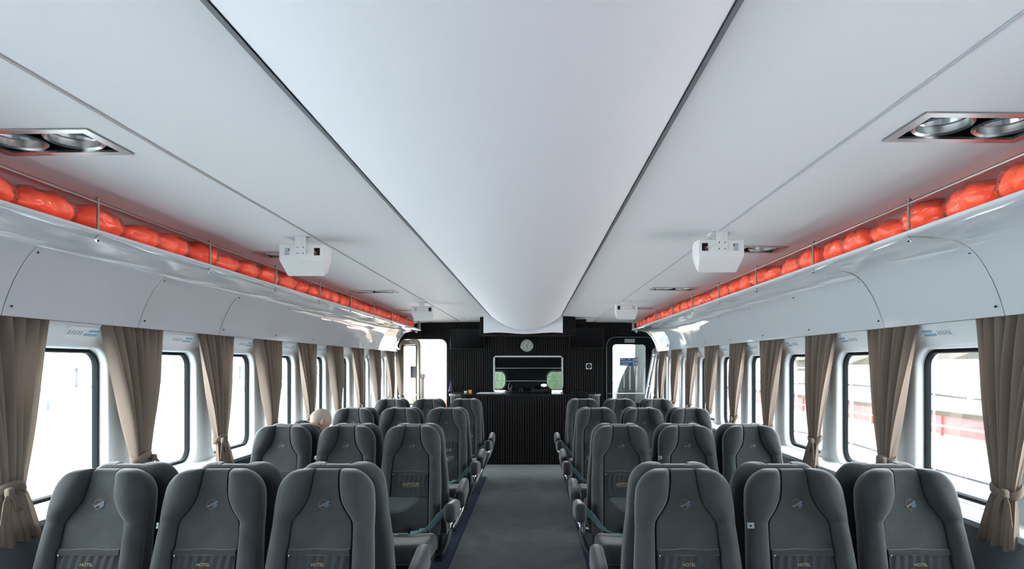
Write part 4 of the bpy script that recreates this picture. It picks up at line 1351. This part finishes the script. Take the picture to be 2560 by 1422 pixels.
# head in its own frame: x right, y forward, z up
HC = Vector((0.105, 0.275, 1.185))
HM = Matrix.Translation(HC) @ Matrix.Rotation(radians(-38), 4, 'Z') @ Matrix.Rotation(radians(-34), 4, 'X') @ Matrix.Scale(1.04, 4)
def head():
    m_ = MB(); rows = []
    nu, nv = 48, 36
    for j in range(nv + 1):
        th = pi * j / nv; row = []
        for i in range(nu):
            ph = 2 * pi * i / nu
            d = Vector((sin(th) * cos(ph), sin(th) * sin(ph), cos(th)))
            x, y, z = d.x * 0.077, d.y * 0.098, d.z * 0.112
            if z < 0:                      # jaw narrows, back of the head tucks in
                k = -z / 0.112
                x *= 1 - 0.28 * k
                if y < 0: y *= 1 - 0.42 * k
                z *= 1.10
            if z > 0 and y < 0: y *= 1.04
            if y > 0:
                fx = math.exp(-(x / 0.014) ** 2)
                y += 0.022 * fx * math.exp(-((z + 0.018) / 0.020) ** 2)
                y += 0.008 * math.exp(-(x / 0.022) ** 2) * math.exp(-((z + 0.062) / 0.010) ** 2)
                y += 0.010 * math.exp(-(x / 0.022) ** 2) * math.exp(-((z + 0.098) / 0.014) ** 2)
                for e in (-1, 1):
                    y -= 0.010 * math.exp(-((x - e * 0.031) / 0.014) ** 2) * math.exp(-((z - 0.004) / 0.010) ** 2)
                y += 0.006 * math.exp(-((z - 0.028) / 0.010) ** 2) * math.exp(-(x / 0.05) ** 4)
            row.append(HM @ Vector((x, y, z)))
        rows.append(row)
    m_.grid(rows, True)
    for e in (-1, 1):       # ears
        v = []; er = []
        for a in range(16):
            t = 2 * pi * a / 16
            er.append(a)
        r2 = []
        for kx, sc in ((0.066, 1.0), (0.082, 1.05), (0.090, 1.0), (0.091, 0.80), (0.082, 0.55), (0.078, 0.1)):
            r2.append([HM @ Vector((e * kx, -0.010 - (kx - 0.066) * 0.5 + 0.018 * sc * cos(2 * pi * a / 16), -0.012 + (0.033 if sin(2 * pi * a / 16) > 0 else 0.030) * sc * sin(2 * pi * a / 16))) for a in range(16)])
        m_.grid(r2, True)
    return m_
hd = head(); hb.add(hd.v, hd.f)
v, f = skin_mesh([([nk, tuple(Vector(nk) + Vector((0.012, 0.018, 0.02))), tuple(HM @ Vector((0, -0.015, -0.05)))], [0.056, 0.056, 0.058])]); hb.add(v, f)
HI = HM.inverted()
def skinmat(c):
    l = HI @ c
    return 1 if (l.length < 0.16 and l.z > 0.005 - 0.35 * min(0, l.y + 0.01) - (0.06 if l.y < -0.02 else 0) and (l.y < 0.045 or l.z > 0.06) and not (abs(l.x) > 0.0785)) else 0
remeshed(hb, 'body', ['skin', 'stubble'], root, 0.0055, skinmat)
# eyes
for e in (-1, 1):
    mb = MB(); c = HM @ Vector((e * 0.031, 0.074, 0.004)); mb.lathe([(0.011 * sin(pi * k / 8), 0.011 * cos(pi * k / 8)) for k in range(9)], c, n=12)
    mb.build('eye', 'white_plastic', root)
# jacket and trousers
jc = [([(0, 0.01, 0.50), (0, 0.0, 0.66), (0, 0.03, 0.76), chest, ub, (0.025, 0.165, 1.095)], [(0.165, 0.125), (0.16, 0.12), (0.165, 0.125), (0.18, 0.132), (0.155, 0.112), (0.085, 0.080)])]
for q in (-1, 1):
    sh = (q * 0.17 + 0.0, 0.13, 1.035); el = (q * 0.25, 0.28, 0.80)
    jc.append(([ub, sh, (q * 0.22, 0.20, 0.89), el, (q * 0.20, 0.40, 0.805), (q * 0.14, 0.485, 0.815)], [(0.155, 0.112), 0.080, 0.068, 0.056, 0.051, 0.042]))
v, f = skin_mesh(jc); mb = MB(); mb.add(v, f)
remeshed(mb, 'jacket', 'jacket', root, 0.008)
mb = MB(); rows = []
for j, (h_, r1) in enumerate(((-0.015, 0.078), (0.02, 0.076), (0.045, 0.080), (0.048, 0.072), (0.015, 0.066))):
    rows.append([Vector((0.045, 0.185, 1.105)) + Vector((0.18, 0.35, 0.9)).normalized() * h_ + (Vector((1, 0, -0.2)).normalized() * cos(a) + Vector((-0.08, 0.93, -0.36)).normalized() * sin(a)) * r1 for a in [2 * pi * k / 24 for k in range(24)]])
mb.grid(rows, True); mb.build('collar', 'jacket', root)
tc_ = []
for q in (-1, 1):
    tc_.append(([(0, 0.02, 0.52), (q * 0.10, 0.10, 0.515), (q * 0.11, 0.30, 0.515), (q * 0.12, 0.50, 0.50), (q * 0.12, 0.51, 0.32), (q * 0.12, 0.50, 0.12)], [(0.16, 0.12), 0.10, 0.088, 0.074, 0.066, 0.06]))
v, f = skin_mesh(tc_); mb = MB(); mb.add(v, f); remeshed(mb, 'trousers', 'trousers', root, 0.010)
for q in (-1, 1):
    MB().rbox((q * 0.12, 0.585, 0.045), (0.095, 0.27, 0.08), 0.035).build('shoe', 'black', root)
tag(root, 'bald person in a dark jacket sitting by the left windows, head bent forward', 'person')

# ================================================================== OUTSIDE
mb = MB(); mb.box(-60, 60, -40, 120, -1.4, -1.3)
o = mb.build('water', 'water', smooth=False); struct(o)
# quay on the left, set back and paled to bounce daylight inside, with a grey ship alongside
mb = MB(); mb.box(-15.5, -4.6, -30, 60, -1.3, -0.20)
o = mb.build('ground_quay', 'quay_concrete', smooth=False); struct(o)
root = empty('moored_ship', (-16, 10, 0))
MB().box(-3, 0, -30, 45, -1.3, 3.2).build('hull', 'hull_white', root, smooth=False)
for k in range(26):
    y = -28 + k * 2.8
    mb = MB(); mb.box(0, 0.08, y, y + 0.5, 0.15, 0.5); mb.build('hull_window', 'ship_grey', root, smooth=False)
mb = MB(); mb.box(0.0, 0.12, -30, 45, 0.84, 0.90); mb.box(0.0, 0.12, -30, 45, 1.55, 1.60)
for k in range(30): mb.box(0.0, 0.10, -30 + k * 2.5, -29.95 + k * 2.5, 0.9, 1.55)
mb.build('rubbing_strake', 'ship_grey', root, smooth=False)
tag(root, 'pale ship moored alongside, seen washed out through the left windows', 'ship')
# red vessel on the right
root = empty('red_barge', (4.2, 6, 0))
mb = MB(); mb.box(0, 9.8, -18, 40, -1.3, -0.36); mb.build('hull', 'deck_red', root, smooth=False)
mb = MB(); mb.box(7.7, 7.85, -18, 40, -0.30, 0.22); mb.box(7.72, 7.82, -18, 40, -0.36, -0.30, 1); mb.box(7.66, 7.88, -18, 40, 0.22, 0.34, 2)
for k in range(30): mb.box(7.64, 7.7, -18 + k * 1.9, -17.9 + k * 1.9, -0.36, 0.22)
mb.build('bulwark', ['hull_red', 'deck_red', 'dock_timber'], root, smooth=False)
mb = MB(); mb.box(8.3, 9.5, -16, 38, -0.36, 1.35); mb.build('deck_house', 'hull_white', root, smooth=False)
mb = MB()
for z in (0.62, 0.80, 1.18, 1.62): mb.tube([(1.9, -18, z), (1.9, 26, z)], 0.016, 6)
for k in range(23): mb.tube([(1.9, -18 + k * 2, -0.36), (1.9, -18 + k * 2, 1.62)], 0.02, 6)
mb.build('railing', 'white_paint', root)
mb = MB()
for z, x in ((1.32, 1.2), (0.40, 1.0)): mb.tube([(x, -18 + k, z + 0.04 * sin(k * 0.9)) for k in range(45)], 0.014, 6)
mb.build('mooring_cable', 'cable_dark', root)
tag(root, 'red barge with white railings and dark cables moored beyond the right windows', 'barge')
mb = MB(); mb.box(14.6, 34, -30, 70, -1.3, 0.5)
o = mb.build('ground_far_quay', 'quay_concrete', smooth=False); struct(o)
rn = random.Random(4)
for k in range(9):
    y = -8 + k * 6.5; h = rn.uniform(1.1, 1.5)
    r2 = empty('boat_shed', (16.5 + rn.uniform(0, 3), y, 0.5))
    mb = MB(); mb.box(0, 3, -2.4, 2.4, 0, h); mb.build('shed_wall', rn.choice(['hull_white', 'dock_timber', 'hull_white']), r2, smooth=False)
    mb = MB(); mb.add([(-0.2, -2.6, h), (3.2, -2.6, h), (1.5, -2.6, h + 0.6), (-0.2, 2.6, h), (3.2, 2.6, h), (1.5, 2.6, h + 0.6)], [(0, 1, 2), (3, 5, 4), (0, 2, 5, 3), (1, 4, 5, 2), (0, 3, 4, 1)]); mb.build('roof', 'dock_timber', r2, smooth=False)
    tag(r2, 'low shed on the far quay, %s from the camera, beyond the right windows' % ORD[k], 'shed', 'sheds on the far quay')

# foredeck beyond the doors
mb = MB(); mb.box(-2.7, 2.7, 12.2, 20, -0.06, 0.0); o = mb.build('ground_foredeck', 'deck_pale', smooth=False); struct(o)
mb = MB()
mb.box(-2.75, -2.68, 12.3, 20, 0, 1.0); mb.box(2.62, 2.70, 12.3, 20, 0, 1.06); mb.box(2.58, 2.74, 12.3, 20, 1.06, 1.12)
mb.box(-2.75, 2.7, 19.9, 20, 0, 0.5)
o = mb.build('deck_bulwark', 'deck_warm', smooth=False); tag(o, 'white bulwark around the foredeck beyond the doors', 'bulwark')
mb = MB(); mb.tube([(-2.62, 14.8, 0.0), (-2.60, 14.8, 1.8), (-2.52, 14.8, 2.3), (-2.3, 14.8, 2.75), (-1.9, 14.8, 3.0)], 0.05, 10)
mb.tube([(-2.5, 14.8, 2.35), (-1.7, 14.8, 2.42)], 0.03, 8)
o = mb.build('deck_davit', 'deck_pale'); tag(o, 'pale curved davit arm outside the open left doorway', 'davit')
mb = MB(); mb.lathe([(0, 0), (0.075, 0), (0.08, 0.02), (0.08, 0.38), (0.05, 0.46), (0.02, 0.48), (0.02, 0.52), (0, 0.52)], (-1.62, 13.2, 0.53), n=18)
mb.box(-1.72, -1.52, 13.1, 13.3, 0.0, 0.53)
o = mb.build('fire_extinguisher', 'extinguisher_red'); tag(o, 'red fire extinguisher outside the open left doorway', 'fire extinguisher')
for i, (x, m_, lb) in enumerate(((-2.43, 'fruit_orange', 'small orange box on deck outside the left doorway'), (-2.30, 'dock_timber', 'small tan box on deck right of the orange box'))):
    mb = MB(); mb.rbox((x, 14.0, 1.44), (0.10, 0.1, 0.10), 0.01); mb.box(x - 0.03, x + 0.03, 13.97, 14.03, 0.0, 1.40)
    o = mb.build('deck_box', m_); tag(o, lb, 'box')
# curved pale fibreglass screen and column outside the right door
mb = MB(); rows = []
for j in range(14):
    z = 0.95 + 0.75 * j / 13
    xl = 1.86 + 0.24 * (j / 13) ** 1.8
    rows.append([(xl, 13.6, z), (xl + 0.03, 13.52, z), (2.30, 13.5, z), (2.30, 13.7, z), (xl + 0.03, 13.7, z)])
mb.grid(rows, True); mb.cap(rows[-1])
mb.box(1.86, 2.3, 13.52, 13.7, 0, 0.95)
o = mb.build('deck_locker', 'locker_grey', angle=40); tag(o, 'pale grey-green curved locker outside the right door', 'locker')
mb = MB(); mb.box(2.22, 2.50, 13.2, 13.4, 0.0, 2.4); o = mb.build('deck_post', 'post_grey', smooth=False); tag(o, 'grey post outside the right edge of the right door pane', 'post')
mb = MB(); mb.box(1.62, 1.67, 15.0, 15.05, 0, 2.6); o = mb.build('mast_pole', 'white_paint', smooth=False); tag(o, 'thin white pole outside the right door', 'pole')
mb = MB(); mb.rbox((1.75, 12.6, 0.97), (0.11, 0.1, 0.06), 0.01); mb.box(1.73, 1.77, 12.58, 12.62, 0, 0.95)
o = mb.build('deck_bollard', 'print_blue'); tag(o, 'small dark blue fitting behind the lower right door pane', 'fitting')
# green bank far ahead
mb = MB(); rows = []
for j in range(40):
    x = -6.5 + 12 * j / 39
    rows.append([(x, 60 + 3 * noise.noise((x * 0.3, 0, 0)), -1.3), (x, 62 + 3 * noise.noise((x * 0.4, 1, 0)), 4 + 2 * noise.noise((x * 0.5, 2, 0))), (x, 70, 7 + 2 * noise.noise((x * 0.6, 3, 0))), (x, 80, 6)])
mb.grid(rows); o = mb.build('hill_bank', 'leaf'); struct(o)
print('objects', len(bpy.data.objects))
